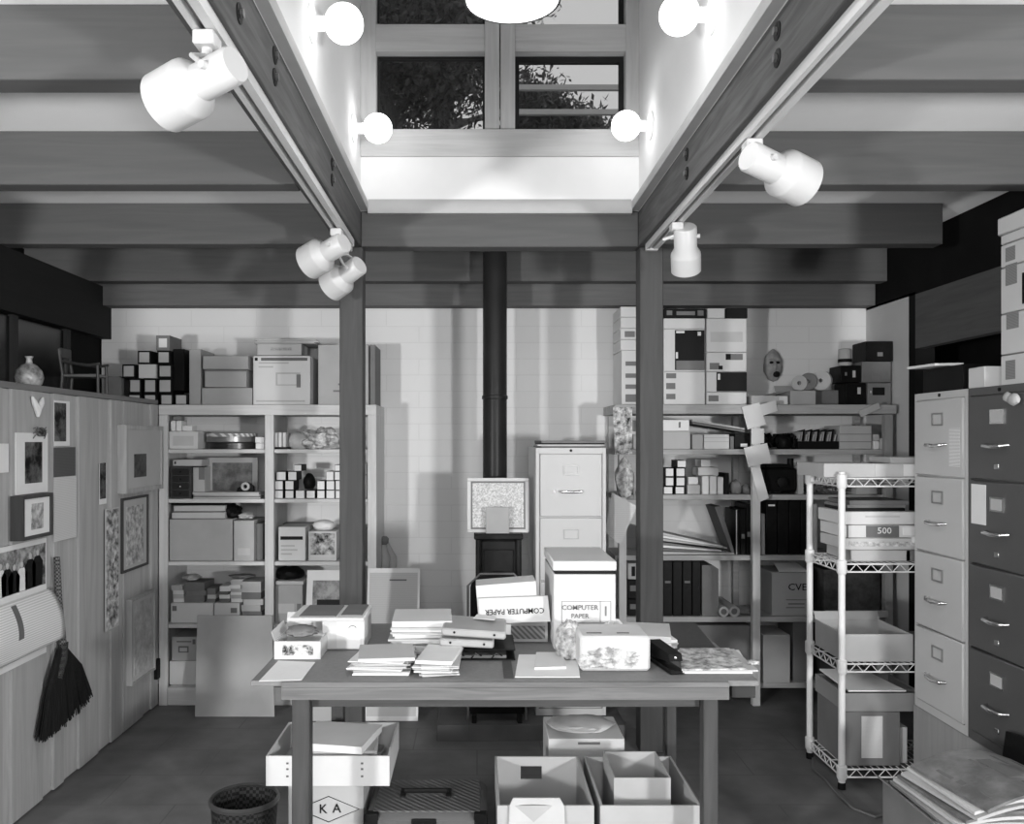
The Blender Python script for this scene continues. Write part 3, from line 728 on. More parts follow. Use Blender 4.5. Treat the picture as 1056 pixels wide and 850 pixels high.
bm = nb(); add_tube(bm, [(sx-.012, 4.80, 1.0), (sx-.012, 4.80, ZC)], .068, 28); p = obj('flue_pipe', bm, PIPE, t)
bm = nb(); add_lathe(bm, [(.069, -.012), (.073, -.008), (.073, .008), (.069, .012)], 28, Matrix.Translation((sx-.012, 4.80, 1.74))); obj('pipe_collar', bm, PIPE, p)
# framed drawing on the stove
t = thing('framed_drawing', 'pale framed line drawing leaning upright on the black stove', 'picture', (X(513.5, 4.5), 4.5, 1.012))
x0, x1, z0, z1 = X(482, 4.5), X(545.5, 4.5), 1.012, Z(493, 4.5); y = 4.5
bm = nb(); f = .018
add_box(bm, x0, x1, y, y+.02, z0, z0+f, .002); add_box(bm, x0, x1, y, y+.02, z1-f, z1, .002); add_box(bm, x0, x0+f, y, y+.02, z0+f, z1-f); add_box(bm, x1-f, x1, y, y+.02, z0+f, z1-f)
obj('frame', bm, mat('pale_frame', 205, .5), t)
mt = boxo('inner_border', x0+f, x1-f, y+.005, y+.015, z0+f, z1-f, GREYC, t, 0)
boxo('drawing', x0+f+.009, x1-f-.009, y+.003, y+.005, z0+f+.009, z1-f-.009, mat('line_drawing', 225, .6, 'print', scale=70, v2=165), mt, 0)
t.rotation_euler.x = math.radians(-5)
tag(boxo('small_card', X(501, 4.46), X(525, 4.46), 4.455, 4.462, 1.012, Z(523, 4.46), mat('grey_stone', 165, .7), None, .002), 'small grey card propped in front of the framed drawing on the stove', 'card')
# fire screen on the hearth
x0, x1, zt_, yy = X(485, 4.30), X(540, 4.30), Z(594, 4.30), 4.30
t = thing('fire_screen', 'dark round topped fire screen before the stove, mostly hidden by the table', 'fire screen', ((x0+x1)/2, yy, .081))
bm = nb()
pts = [(x0, yy, .12), (x1, yy, .12), (x1, yy, zt_-.06)] + [(x1-.06*(1-math.cos(a)), yy, zt_-.06+.06*math.sin(a)) for a in (.5, 1.0, 1.57)] + [(x0+.06*(1-math.cos(a)), yy, zt_-.06+.06*math.sin(a)) for a in (1.57, 1.0, .5)] + [(x0, yy, zt_-.06)]
add_prism(bm, pts, (0, .012, 0)); obj('panel', bm, BLACKL, t)
bm = nb(); add_tube(bm, [(x0-.012, yy, .09)] + [(x0-.012, yy, zt_-.05), (x0+.05, yy, zt_+.01), (x1-.05, yy, zt_+.01), (x1+.012, yy, zt_-.05), (x1+.012, yy, .09)], .006, 8); obj('rim_rod', bm, INKG, t)
for q in (x0+.02, x1-.02):
    bm = nb(); add_box(bm, q-.012, q+.012, yy-.03, yy+.05, .081, .12, .003); obj('foot', bm, INK, t)
# bellows / rolled things on the wall side of left bookcase
t = thing('rolled_bag', 'small pale rolled bag leaning where the left bookcase meets the back wall', 'bag', (X(400, 5.1), 5.1, .62))
tag(boxo('low_stool', X(391, 5.1), X(415, 5.1), 5.0, 5.2, 0, .62, SHELFD, None, .004), 'low box stand against the back wall beside the left bookcase', 'stand')
bm = nb(); add_tube(bm, [PT(395, 600, 5.1), PT(398, 575, 5.1), PT(393, 556, 5.12)], [.028, .026, .012], 10); add_tube(bm, [PT(405, 600, 5.12), PT(405, 575, 5.12), PT(398, 558, 5.14)], [.022, .024, .01], 10)
obj('roll', bm, GREYL, t)
bm = nb(); add_lump(bm, PT(396, 558, 5.1), (.03, .02, .03), 3, .3, 2); obj('knot', bm, GREYC, t)

# table
t = thing('work_table', 'long wooden work table covered with papers in the centre', 'table', (.09, 3.07, 0))
tx0, tx1 = -.706, .880
bm = nb(); add_box(bm, tx0, tx1, 2.66, 3.49, .732, .75, .002); obj('tabletop', bm, TOP, t)
bm = nb(); add_box(bm, -.608, .783, 2.65, 2.70, .693, .7315); add_box(bm, -.608, .783, 2.645, 2.66, .7315, .7495, .002); obj('front_edge', bm, TABLE, t)
boxo('apron', -.55, .705, 2.70, 2.72, .655, .693, mat('apron_wood', 78, .6, 'wood_x', var=.2), t)
boxo('apron', -.55, .74, 3.40, 3.42, .64, .731, TABLE, t)
for (a, b, c, e) in ((-.578, -.522, 2.66, 2.715), (.706, .752, 2.66, 2.71), (-.578, -.53, 3.38, 3.43), (.752, .79, 3.38, 3.42)):
    boxo('leg', a, b, c, e, 0, .6925 if c < 3 else .731, TABLEZ, t, .003)
for (x0, x1) in ((-.57, -.535), (.715, .745)): boxo('side_rail', x0, x1, 2.72, 3.38, .66, .7315, TABLEZ, t)
boxo('cloth_strip', X(519, 2.75), X(529, 2.75), 2.68, 2.93, .7501, .7515, TOPD, t, 0)
boxo('end_leaf_support', .80, .875, 2.68, 2.9, .69, .7315, mat('leaf_support', 60, .7), t)
tsheet('dark_board', 'dark flat board lying at the right rear of the table', [(695, 672), (741, 672), (716, 642), (683, 642)], TOPD, .7505, 'board', .002)

# wire rack
t = thing('wire_rack', 'white wire shelving rack with four shelves left of the grey filing cabinet', 'shelving rack', (1.86, 3.84, 0))
wx0, wx1, wy0, wy1 = 1.567, 2.16, 3.667, 4.02
levels = [1.335, .967, .5375, .085]
for (a, b) in ((wx0, wy0), (wx0, wy1), (wx1, wy0), (wx1, wy1)):
    bm = nb(); add_tube(bm, [(a, b, .03), (a, b, 1.3625)], .0145, 14)
    for z in levels: add_lathe(bm, [(.0155, -.03), (.021, -.02), (.021, .03), (.0155, .035)], 14, Matrix.Translation((a, b, z-.015)))
    pt = obj('post', bm, WIRE, t)
    bm = nb(); add_tube(bm, [(a, b, 0.001), (a, b, .03)], .016, 12); obj('foot', bm, INK, pt)
for z in levels:
    bm = nb()
    for (p, q) in (((wx0, wy0), (wx1, wy0)), ((wx0, wy1), (wx1, wy1)), ((wx0, wy0), (wx0, wy1)), ((wx1, wy0), (wx1, wy1))):
        for dz in (0, -.034): add_tube(bm, [(p[0], p[1], z+dz), (q[0], q[1], z+dz)], .0036, 6)
        n = max(4, int((Vector(q)-Vector(p)).length/.03)); zz = []
        for i in range(n+1):
            u = i/n; zz.append((p[0]+(q[0]-p[0])*u, p[1]+(q[1]-p[1])*u, z-(.034 if i % 2 else 0)))
        add_tube(bm, zz, .0026, 5)
    i = wx0+.025
    while i < wx1: add_tube(bm, [(i, wy0, z+.002), (i, wy1, z+.002)], .002, 4); i += .028
    for yy in (wy0+.12, wy0+.24): add_tube(bm, [(wx0, yy, z-.004), (wx1, yy, z-.004)], .003, 5)
    obj('wire_shelf', bm, WIRE, t)
# ================================================================ stock on the shelves
def film(name, label, a, b, top, zb, d, dep, body, endm, group, cat='film box', inset=.12, bot=None):
    x0, x1 = X(a, d), X(b, d); z1 = Z(top, d); z0 = zb if zb is not None else Z(bot, d)
    t = thing(name, label, cat, ((x0+x1)/2, d+dep/2, z0), group)
    boxo('body', x0, x1, d, d+dep, z0, z1, body, t, .001)
    w, h = x1-x0, z1-z0
    boxo('end_label', x0+inset*w, x1-inset*w, d-.0015, d, z0+inset*h, z1-inset*h, endm, t, 0)
    return t
G = 'small black film boxes with pale ends left on the bookcase top'
d = 4.90; ZT = 1.70
rows = {  # row: (bottom z, top px, boxes)
 'bottom': (ZT, 406, [(132, 146), (148, 162), (165, 179), (180, 194)]),
 'second': (None, 390, [(133, 146), (148, 162), (163, 178)]),
 'third': (None, 375.5, [(126, 140), (143, 161), (163, 178)]),
 'fourth': (None, 361.5, [(142, 156), (162, 176)])}
zb = ZT
bz = {}
tag(boxo('shelf_extension', -2.24, -1.80, 4.83, 5.23, 1.65, 1.699, DARKW, None), 'dark ledge board between cupboard and back wall carrying film boxes', 'ledge')
for rn, (z, top, bs) in rows.items():
    for i, (a, b) in enumerate(bs):
        wht = (rn == 'third' and i == 1)
        film('film_box', '%s film box with %s end, %s, %s row, left bookcase top' % ('white' if wht else 'black', 'white' if wht else 'pale', ORD[i], rn), a, b-.4, top+.3, zb, d, .20, WHITEC if wht else BLACKC, WHITEC if wht else GREYL, G)
    zb = Z(top, d)
film('film_box', 'long film box turned sideways on the very top of the film box pile at left', 161, 175, 346, zb, d, .2, GREYC, PAPER, G, inset=.2)
cpx('dark binder box standing behind the film box pile', 178.5, 190, 360, ZT+.085, 4.93, .22, BLACKC, name='binder_box')
cpx('tall brown portfolio box standing right of the film box pile', 195, 207, 360, ZT, 4.92, .26, CARD, name='portfolio_box')
cpx('dark low box at the far left end of the ledge by the black wall edge', 107, 125, 388, ZT, 4.95, .2, CARDD, seam=True)
cpx('bottom brown carton of the three stacked cartons on the left bookcase', 208, 260, 400, ZT, 4.90, .28, CARD, group='stacked cartons on the left bookcase', seam=True)
cpx('middle brown carton of the three stacked cartons on the left bookcase', 211, 254, 381.5, Z(399.5, 4.9), 4.90, .28, CARD, group='stacked cartons on the left bookcase', labels=((0, 1, .9, 1, CARDD),))
cpx('topmost brown carton of the three stacked cartons on the left bookcase', 209, 256, 367, Z(381, 4.9), 4.90, .28, CARD, group='stacked cartons on the left bookcase', seam=True)
cpx('white printed carton with a small diagram on the left bookcase top', 261, 320, 367, ZT, 4.90, .27, WHITEC, labels=((.03, .08, .90, .96, INK), (.14, .95, .90, .96, INKG), (.10, .62, .84, .87, GREYL), (.10, .35, .76, .79, GREYL), (.40, .82, .40, .66, GREYL), (.43, .76, .42, .63, WHITEC), (.76, .83, .36, .62, GREYC), (.06, .9, .07, .10, GREYL)))
cpx('flat pale carton lying on the printed carton, left bookcase', 265, 311, 354.5, Z(366.5, 4.9), 4.90, .26, GREYL, labels=((.3, .78, .42, .66, mat('faded_heading', 170, .7, 'print', scale=60, v2=140)),), name='flat_carton')
pile(3, X(263, 4.9), X(326, 4.9), 4.92, 5.16, Z(354, 4.9), Z(349.5, 4.9), [GREYL, PAPERG], 'pale sheet topmost over the cartons on the left bookcase', 'pale sheet lying in the flat pile over the cartons on the left bookcase', 'sheets over the cartons')
cpx('big brown carton on the left bookcase behind the timber post', 328, 380, 355.5, ZT, 4.90, .27, CARD, labels=((.42, .48, .75, .95, PAPERG), (.3, .46, .22, .25, CARDD), (.4, .46, .33, .36, CARDD)), seam=True)
cpx('thin brown portfolio at the right end of the left bookcase top', 381.5, 387, 355.5, ZT, 4.90, .27, CARDD, name='portfolio_box')

# --- left bay
d = 4.88; A, B_, C_, D_ = SZ
cpx('pale square box on the top shelf, left bay of the left bookcase', 174, 204, 445, A, d, .25, WHITEC, labels=((.15, .85, .2, .75, PAPERG),))
z = Z(444.7, d)
cpx('small upright white box, left of the pair on the pale square box', 176, 180.5, 434, z, d, .08, PAPER, name='small_box', group='small boxes on the pale box')
cpx('small upright white box, right of the pair on the pale square box', 181.5, 187, 434, z, d, .08, PAPER, name='small_box', group='small boxes on the pale box')
cpx('low white box beside the upright pair on the pale square box', 188, 198, 439, z, d, .09, PAPER, name='small_box', group='small boxes on the pale box')
cpx('small dark box above the upright pair on the pale square box', 178, 187, 429.5, Z(433.7, d), d, .06, CARDD, name='small_box')
def can(label, a, b, t0, b0, d, m, band=None, z0=None):
    x0, x1 = X(a, d), X(b, d); r = (x1-x0)/2; r = min(r, .16); cx = (x0+x1)/2
    z0 = z0 if z0 is not None else Z(b0, d); z1 = Z(t0, d)
    t = thing('film_can', label, 'film can', (cx, d+r, z0), 'round film cans on the shelf')
    bm = nb(); h = z1-z0; M = Matrix.Translation((cx, d+r, z0))
    add_lathe(bm, [(0, 0), (r-.004, 0), (r, .004), (r, h*.5), (r-.003, h*.52), (r-.003, h-.004), (r-.007, h), (0, h)], 40, M); obj('body', bm, m, t)
    if band: bm = nb(); add_lathe(bm, [(r-.002, h*.6), (r+.001, h*.6), (r+.001, h*.95), (r-.002, h*.95)], 40, M); obj('label_band', bm, band, t)
can('lower dark round film can lying on the top shelf of the left bay', 208, 262, 456.5, 463, 4.86, mat('dark_tin', 70, .3, metal=.7), None, A)
can('upper round film can with a striped pale band, top shelf of the left bay', 206, 258, 446.5, 456, 4.86, mat('tin', 140, .3, metal=.5), mat('striped_band', 225, .6, 'ribs', scale=14, v2=150), Z(456.3, 4.86))
cpx('white small box under another at the right end of the top shelf, left bay', 263.5, 272.5, 457, A, d, .12, PAPER, name='small_box')
cpx('white small box stacked topmost at the right end of the top shelf, left bay', 263, 272.5, 450, Z(456.8, d), d, .12, PAPER, name='small_box', labels=((0, 1, .85, 1, INKG),))
# shelf B
x0, x1, z0, z1 = X(176, d), X(197, d), B_, Z(481, d)
t = thing('drawer_chest', 'small dark wooden chest with tiny drawers on the second shelf, left bay', 'chest', ((x0+x1)/2, d+.1, z0))
boxo('body', x0, x1, d, d+.22, z0, z1, mat('dark_chest_wood', 66, .5, 'wood_x', var=.2), t)
for i in range(4):
    h = (z1-z0-.02)/4; q = boxo('drawer', x0+.012, x1-.012, d-.006, d-.0005, z0+.012+i*h, z0+.006+(i+1)*h, mat('darker_drawer', 44, .5), t)
    bm = nb(); add_lump(bm, ((x0+x1)/2, d-.011, z0+.008+(i+.5)*h), (.006, .005, .006), 1, 0, 2, False, True); obj('knob', bm, CHROME if i == 1 else INK, q)
cpx('pale flat box lying on top of the small dark chest of drawers', 178, 208, 474, Z(480.7, d), d-.01, .22, GREYL, name='flat_box', labels=((.06, .12, .3, .7, INK),))
cpx('pale box with dark back standing right of the small chest of drawers', 199, 211, 482, B_, d+.03, .2, GREYL, name='box_file', labels=((.5, 1, .6, 1, CARDD),))
x0, x1, z0, z1 = X(214, 5.03), X(266, 5.03), B_+.001, Z(472, 5.03)
t = thing('framed_print', 'pale framed dark print standing at the back of the second shelf, left bay', 'picture', ((x0+x1)/2, 5.03, z0))
bm = nb(); f = .03
add_box(bm, x0, x1, 5.02, 5.04, z0, z0+f); add_box(bm, x0, x1, 5.02, 5.04, z1-f, z1); add_box(bm, x0, x0+f, 5.02, 5.04, z0+f, z1-f); add_box(bm, x1-f, x1, 5.02, 5.04, z0+f, z1-f)
obj('frame', bm, GREYL, t); boxo('print', x0+f, x1-f, 5.03, 5.038, z0+f, z1-f, mat('dim_print', 135, .5, 'print', scale=6, v2=90), t, 0)
pile(4, X(200, d), X(268, d), 4.86, 5.0, B_, Z(507.5, d), [GREYL, CARDD, PAPERG], 'topmost flat folder under the dark tape dispenser, second shelf of the left bay', 'flat folder in the low pile before the framed print, left bay', 'flat folders before the framed print', 'folder', 'folder', .008, 3, 5)
x_, z_ = X(253, 4.92), Z(506.8, 4.92); t = thing('tape_dispenser', 'small dark tape dispenser on the flat folders, second shelf of the left bay', 'tape dispenser', (x_, 4.92, z_))
bm = nb(); add_prism(bm, [(x_-.045, 4.90, z_), (x_+.05, 4.90, z_), (x_+.048, 4.90, z_+.03), (x_+.015, 4.90, z_+.052), (x_-.01, 4.90, z_+.035), (x_-.04, 4.90, z_+.02)], (0, .04, 0)); obj('body', bm, BLACKC, t)
bm = nb(); add_lathe(bm, [(.012, 0), (.024, 0), (.024, .02), (.012, .02), (.012, 0)], 20, Matrix.Translation((x_+.01, 4.899, z_+.03)) @ Matrix.Rotation(math.pi/2, 4, 'X')); obj('tape_roll', bm, GREYL, t)
# shelf C
cpx('large brown carton on the third shelf, left bay of the left bookcase', 174.5, 240, 535.5, C_, d, .3, CARD)
cpx('upright pale carton right of the large brown carton, left bay', 241, 262, 537, C_, d-.02, .26, CARDL, labels=((.2, .8, .15, .32, PAPERG),))
cpx('narrow dark box beside the upright pale carton, left bay', 263, 271, 540, C_, d+.02, .2, CARDD, name='narrow_box')
z = Z(535.3, d)
cpx('thick pale ledger, lower of two on the large brown carton', 177, 232, 528.5, z, d, .22, PAPERG, name='ledger', cat='book', group='ledgers on the brown carton', labels=((0, 1, 0, .1, INKG),))
cpx('thick pale ledger, upper of two on the large brown carton', 179, 232, 521.5, Z(528, d), d+.01, .2, PAPERG, name='ledger', cat='book', group='ledgers on the brown carton', labels=((0, 1, 0, .1, INKG),))
cpx('long dark portfolio lying over the two pale ledgers, left bay', 176, 236, 518, Z(521, d), d, .22, BLACKC, name='portfolio', cat='portfolio')
def lump(name, label, cat, px, py0, py1, d, w, dep, m, seed, zb=None, amp=.3, freq=2.2, sub=3, group=None):
    z0 = zb if zb is not None else Z(py1, d); z1 = Z(py0, d); h = z1-z0
    bm = nb(); add_lump(bm, (X(px, d), d, z0+h*.43), (w/2, dep/2, h*.57), seed, amp, sub, freq)
    zm = min(v.co.z for v in bm.verts)
    bmesh.ops.translate(bm, vec=(0, 0, z0-zm), verts=bm.verts)
    return tag(obj(name, bm, m), label, cat, group)
lump('crumpled_bag', 'dark crumpled bag beside the ledgers on the brown carton', 'bag', 240, 519, 535, 4.96, .10, .12, BLACKC, 4, Z(535.3, d)+.002)
lump('crumpled_paper', 'pale crumpled paper on the upright pale carton in the left bay', 'paper', 254, 528, 537, 4.96, .09, .1, PAPERG, 9, Z(536.8, 4.86)+.002)
# shelf D
cpx('long white box, left one on the fourth shelf, left bay', 176, 220, 622, D_, d, .25, WHITEC, name='long_box', labels=((.04, .14, .6, .85, GREYC),))
cpx('long white box with dark printed lines, right one on the fourth shelf, left bay', 221, 247, 622, D_, d, .25, WHITEC, name='long_box', labels=((.05, .95, .0, .08, INKG), (.65, .9, .5, .75, GREYC)))
z = Z(621.7, d)
def bstack(cols):
    for (a, b, tp, n, ms, where, dd) in cols:
        zz = z if dd is None else dd; z1 = Z(tp, d)
        pile(n, X(a, d), X(b, d), d+.01, d+.16, zz, z1, ms, 'topmost bundle of the %s' % where, 'bundle inside the %s' % where, where, 'envelope_bundle', 'bundle', .003, 4, int(a))
bstack([(177, 188, 604, 4, [PAPER, PAPERG], 'pale small bundle pile at far left of the fourth shelf', None),
        (190, 211, 601, 3, [CARDD, GREYC], 'dark bundle pile second on the fourth shelf', None),
        (213, 222, 607, 3, [CARDD, PAPERG], 'small mixed bundle pile in the middle of the fourth shelf', None),
        (225, 236, 605, 4, [INKG, PAPER], 'striped bundle pile right of the middle of the fourth shelf', None),
        (237, 249, 598, 6, [PAPER, CARDL], 'tall pale bundle pile right of centre on the fourth shelf', None)])
pile(6, X(250, d), X(270, d), d, d+.18, D_, Z(600, d), [PAPERG, CARDD, GREYL], 'topmost bundle of the tall pile by the divider on the fourth shelf', 'bundle in the tall pile by the divider on the fourth shelf', 'bundles by the divider', 'envelope_bundle', 'bundle', .004, 4, 31)
lump('crumpled_bag', 'pale crumpled bag on the dark bundles of the fourth shelf, left bay', 'bag', 198, 592, 601, 4.96, .10, .1, GREYL, 14, Z(600.5, d))
lump('crumpled_bag', 'grey crumpled bag on the tall pale bundles of the fourth shelf, left bay', 'bag', 250, 592, 598, 4.96, .16, .1, GREYC, 17, Z(597.5, d))
tag(boxo('low_shelf_board', -1.74, -1.20, 4.86, 5.2, .243, .26, SHELF, None, .002), 'loose lower shelf board behind the leaning brown sheet', 'shelf board') if False else None
cpx('white carton at the bottom of the left bay beside the leaning brown sheet', 174.5, 212, 682, .10, d, .3, WHITEC)
cpx('brown carton with dark printing on the bottom white carton, left bay', 177, 212, 657, Z(681.8, d), d, .26, CARD, labels=((.15, .58, .78, .83, INKG), (.2, .5, .35, .62, INKG), (.62, .7, .7, .9, INKG), (.24, .46, .40, .55, CARD)))
# leaning brown sheet
bm = nb(); dd0, dd1 = 4.62, 4.80
add_prism(bm, [(X(201, dd0), dd0, .002), (X(283, dd0), dd0, .002), (X(280.5, dd1), dd1, Z(635, dd1)), (X(203.5, dd1), dd1, Z(635, dd1))], (0, .008, 0))
tag(obj('cardboard_sheet', bm, CARD), 'large plain brown cardboard sheet leaning against the left bookcase', 'cardboard')

# --- right bay
for i, (a, b) in enumerate(((283.2, 286.5), (287, 290.5), (291.5, 295))):
    cpx('small upright white booklet, %s of three by the divider on the top shelf' % ('left', 'middle', 'right')[i], a, b, 446, A+.012, d, .12, PAPER, name='booklet', cat='booklet', group='booklets on the top shelf of the right bay')
tag(boxo('dark_tray', X(282.8, d), X(298, d), d-.01, d+.2, A, A+.0118, BLACKC, None), 'flat dark tray under the upright booklets by the divider', 'tray')
lump('paper_sack', 'pale soft paper sack on the top shelf of the right bay', 'bag', 308, 445, 463, 4.98, .14, .16, PAPERG, 3, A, .15)
lump('wrapped_bundle', 'crumpled plastic wrapped bundle on the top shelf of the right bay', 'bundle', 333, 442, 463, 4.96, .23, .2, CRUMP, 6, A, .35, 2.8, 4)
G = 'white ended slide boxes on the second shelf of the right bay'
zz0 = B_
spec = [('bottom', B_, 505.5, [(283.4, 292), (294, 303), (305, 314), (316, 325), (327, 335), (336.5, 345), (346, 354)]),
        ('second', None, 495.5, [(283.4, 292), (294, 303), (305, 314), (327, 335), (336.5, 345), (346, 354)]),
        ('third', None, 486, [(285, 295), (297, 306), (336.5, 344), (345, 353)]),
        ('top', None, 479, [(303, 311), (345, 353)])]
zb = B_
for rn, zq, top, bs in spec:
    for i, (a, b) in enumerate(bs):
        if rn in ('second', 'third') and a == 305: continue
        film('slide_box', 'white ended slide box, %s, %s row, second shelf of the right bay' % (ORD[i], rn), a, b, top+.4, zb, d+.01*(i % 2), .14, BLACKC if i % 3 != 2 else GREYL, PAPER, G, 'slide box', .05)
    zb = Z(top, d+.0)
lump('dark_ball', 'dark round lens bag between slide boxes, second shelf of the right bay', 'bag', 319, 488, 504.5, 4.95, .07, .09, BLACKC, 2, Z(505.2, d)+.001, .1)
for i, (a, b, t0, b0, lb) in enumerate(((374.3, 378, 490, 515, 'lower'), (374.3, 378, 478, 489.5, 'upper'))):
    cpx('%s white box seen right of the post on the second shelf, left bookcase' % lb, a, b, t0, None, d+.03, .15, PAPER, bot=b0, name='small_box')
cpx('pale carton seen right of the post on the third shelf, left bookcase', 356, 377, 545, C_, d+.02, .2, PAPERG)
cpx('white printed carton with dark heading on the third shelf of the right bay', 287, 315, 543.5, C_, d, .22, WHITEC, labels=((.08, .9, .62, .72, INK), (.1, .6, .42, .46, GREYL), (.1, .7, .3, .34, GREYL), (.1, .5, .18, .22, GREYL)))
cpx('dark open lid box behind the white printed carton, right bay', 284, 321, 540, C_+.001, d+.23, .1, CARDD)
bx_ = cpx('pale box with a dark picture on its front, third shelf of the right bay', 318, 347, 548, C_, d, .2, PAPERG, labels=((.06, .94, .2, .94, mat('dark_picture', 190, .5, 'print', scale=11, v2=25)),))
lump('paper_packet', 'white crumpled packet on the box with the dark picture', 'packet', 334, 536, 548, 4.96, .13, .12, PAPER, 12, Z(547.8, d), .12)
cpx('flat dark scanner like box on the fourth shelf of the right bay', 283.5, 312, 603, D_+.12, d, .24, CARDD) if False else None
cpx('lower brown carton with pale label on the fourth shelf of the right bay', 283.5, 312, 603, D_, d, .25, CARD, labels=((.1, .7, .25, .5, PAPERG), (.8, .95, .25, .5, CARDD)))
cpx('brown flat carton above the labelled carton, fourth shelf of the right bay', 284, 313, 599.5, Z(602.8, d), d-.02, .24, PAPERG, name='flat_box')
lump('dark_satchel', 'dark soft satchel on top of the cartons, fourth shelf of the right bay', 'bag', 299, 584, 599, 4.98, .17, .2, BLACKC, 18, Z(599.3, d), .12)
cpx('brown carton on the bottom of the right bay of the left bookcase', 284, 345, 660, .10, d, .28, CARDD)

# standing posters behind the table, leaning from the floor on the left bookcase
def leaner(name, label, cat, px0, px1, pt, pb, d0, lean, layers, th=.012):
    x0, x1 = X(px0, d0), X(px1, d0); z1 = Z(pt, d0+lean*.9); h = z1
    t = thing(name, label, cat, ((x0+x1)/2, d0, 0.002)); w = x1-x0
    for (nm, u0, u1, v0, v1, o0, o1, m) in layers:
        boxo(nm, x0+u0*w, x0+u1*w, d0-o1, d0-o0, .002+v0*h, .002+v1*h, m, t, 0)
    t.rotation_euler.x = -math.atan2(lean, h); return t
leaner('poster', 'white bordered poster of pale leaves standing left of the left post', 'poster', 311, 349, 586, 745, 4.55, .16, [('board', 0, 1, 0, 1, -.006, 0, PAPER), ('picture', .17, 1, .42, .93, 0, .0015, mat('leaf_picture', 165, .5, 'print', scale=7, v2=95)), ('dark_band', .30, 1, .74, .80, .0015, .0025, BLACKC)])
leaner('certificate', 'tall framed pale certificate with lines of type standing right of the left post', 'poster', 375.5, 431, 584, 743, 4.55, .16, [('frame', 0, 1, 0, 1, -.006, 0, PAPER), ('sheet', .04, .96, .03, .97, 0, .0015, mat('certificate_print', 196, .6, 'text', scale=34, v2=188)), ('heading', .42, .75, .915, .925, .0015, .002, INKG)])

# ================================================================ right bookcase stock
d = 4.90; ZR = 1.70
BX = 'white printed boxes in the left column on the right bookcase top'
def lab(*q): return q
q = Z(361.3, d)
cpx('big white box at the bottom of the column left of the right post', 641, 681, 361.5, ZR, d, .3, WHITEC, labels=((.10, .4, .72, .8, GREYC), (.10, .4, .5, .58, GREYC), (.10, .4, .3, .38, GREYC), (.10, .4, .06, .2, GREYC)))
zb = q
for i, (tp, w, lb) in enumerate(((350, 674, 'second'), (338.5, 682, 'third'), (327, 672, 'fourth'), (316, 674, 'topmost'))):
    cpx('thin white box, %s from the bottom of the column left of the right post' % lb if lb != 'topmost' else 'thin white box topmost in the column left of the right post', 640, w, tp+.3, zb, d, .28, WHITEC, group=BX, labels=(((.10, .35, .2, .75, GREYC),) if i == 1 else ()) + ((.93, 1, 0, 1, BLACKC),))
    zb = Z(tp, d)
# column B
zb = ZR
cpx('bottom white box with three grey marks in the column right of the right post', 684.5, 727, 383.3, zb, d, .3, WHITEC, labels=((.06, .30, .80, .95, GREYC), (.06, .28, .48, .66, GREYC), (.06, .28, .18, .34, GREYC)))
cpx('white box with a large black panel right of the right post', 684.5, 727, 339.3, Z(383, d), d, .3, WHITEC, labels=((.27, .99, .03, .97, BLACKC), (.3, .98, .04, .25, GREYC), (.3, .5, .9, .95, PAPER), (.82, .9, .84, .93, PAPER), (.29, .34, .3, .45, PAPER)))
cpx('thin white box over the black panelled box right of the right post', 684.5, 727, 328.3, Z(339, d), d, .3, WHITEC)
cpx('black flat box with pale marks topmost right of the right post', 684.5, 728, 318.3, Z(328, d), d, .3, BLACKC, labels=((.07, .2, .3, .8, GREYC), (.3, .74, .3, .7, GREYC), (.8, .94, .25, .8, GREYC)))
zb = ZR
for (tp, lb, ls) in ((404.5, 'bottom thin white box with a grey mark in the second column right of the post', ((.05, .3, .3, .75, GREYC),)),
                     (383.5, 'white box with black square end in the second column right of the post', ((.25, 1, .02, .98, BLACKC), (.28, .34, .6, .9, PAPER))),
                     (363.5, 'white box with small dark picture labels in the second column right of the post', ((.08, .32, .1, .45, GREYC), (.48, .9, .6, .92, GREYC), (.48, .6, .62, .92, INK), (.3, .4, .1, .3, INK))),
                     (328.5, 'tall plain white box high in the second column right of the post', ((.1, .9, .3, .6, PAPERG),))):
    cpx(lb, 728.5, 770, tp, zb, d, .3, WHITEC, labels=ls); zb = Z(tp-.3, d)
cpx('small white box on the top of the second column right of the post', 729.5, 747.5, 318, zb, d, .3, WHITEC, name='small_box')
cpx('small black box on the top of the second column right of the post', 748.5, 771, 318, zb, d, .3, BLACKC, name='small_box')
# mask on the wall
t = thing('mask', 'small oval plaster face mask hanging on the back wall', 'mask', (X(797, 5.23), 5.235, Z(393, 5.23)))
bm = nb(); c = Vector((X(797, 5.235), 5.235, Z(377, 5.235)))
add_lump(bm, c, (.056, .035, .098), 4, .1, 4, 2, False, True); obj('face', bm, PLAST, t)
bm = nb(); add_lump(bm, c+Vector((.0, -.038, -.005)), (.012, .012, .03), 2, .1, 2, 2, False, True); add_lump(bm, c+Vector((.018, -.03, .03)), (.02, .006, .008), 1, .1, 2, 2, False, True); add_lump(bm, c+Vector((-.02, -.03, .03)), (.02, .006, .008), 1, .1, 2, 2, False, True); obj('nose_and_brows', bm, PLAST, t)
bm = nb()
for dx in (-.02, .02): add_lump(bm, c+Vector((dx, -.033, .015)), (.013, .006, .008), 1, .1, 2, 2, False)
add_lump(bm, c+Vector((.012, -.027, -.055)), (.022, .012, .02), 3, .1, 2, 2, False); obj('openings', bm, INK, t)
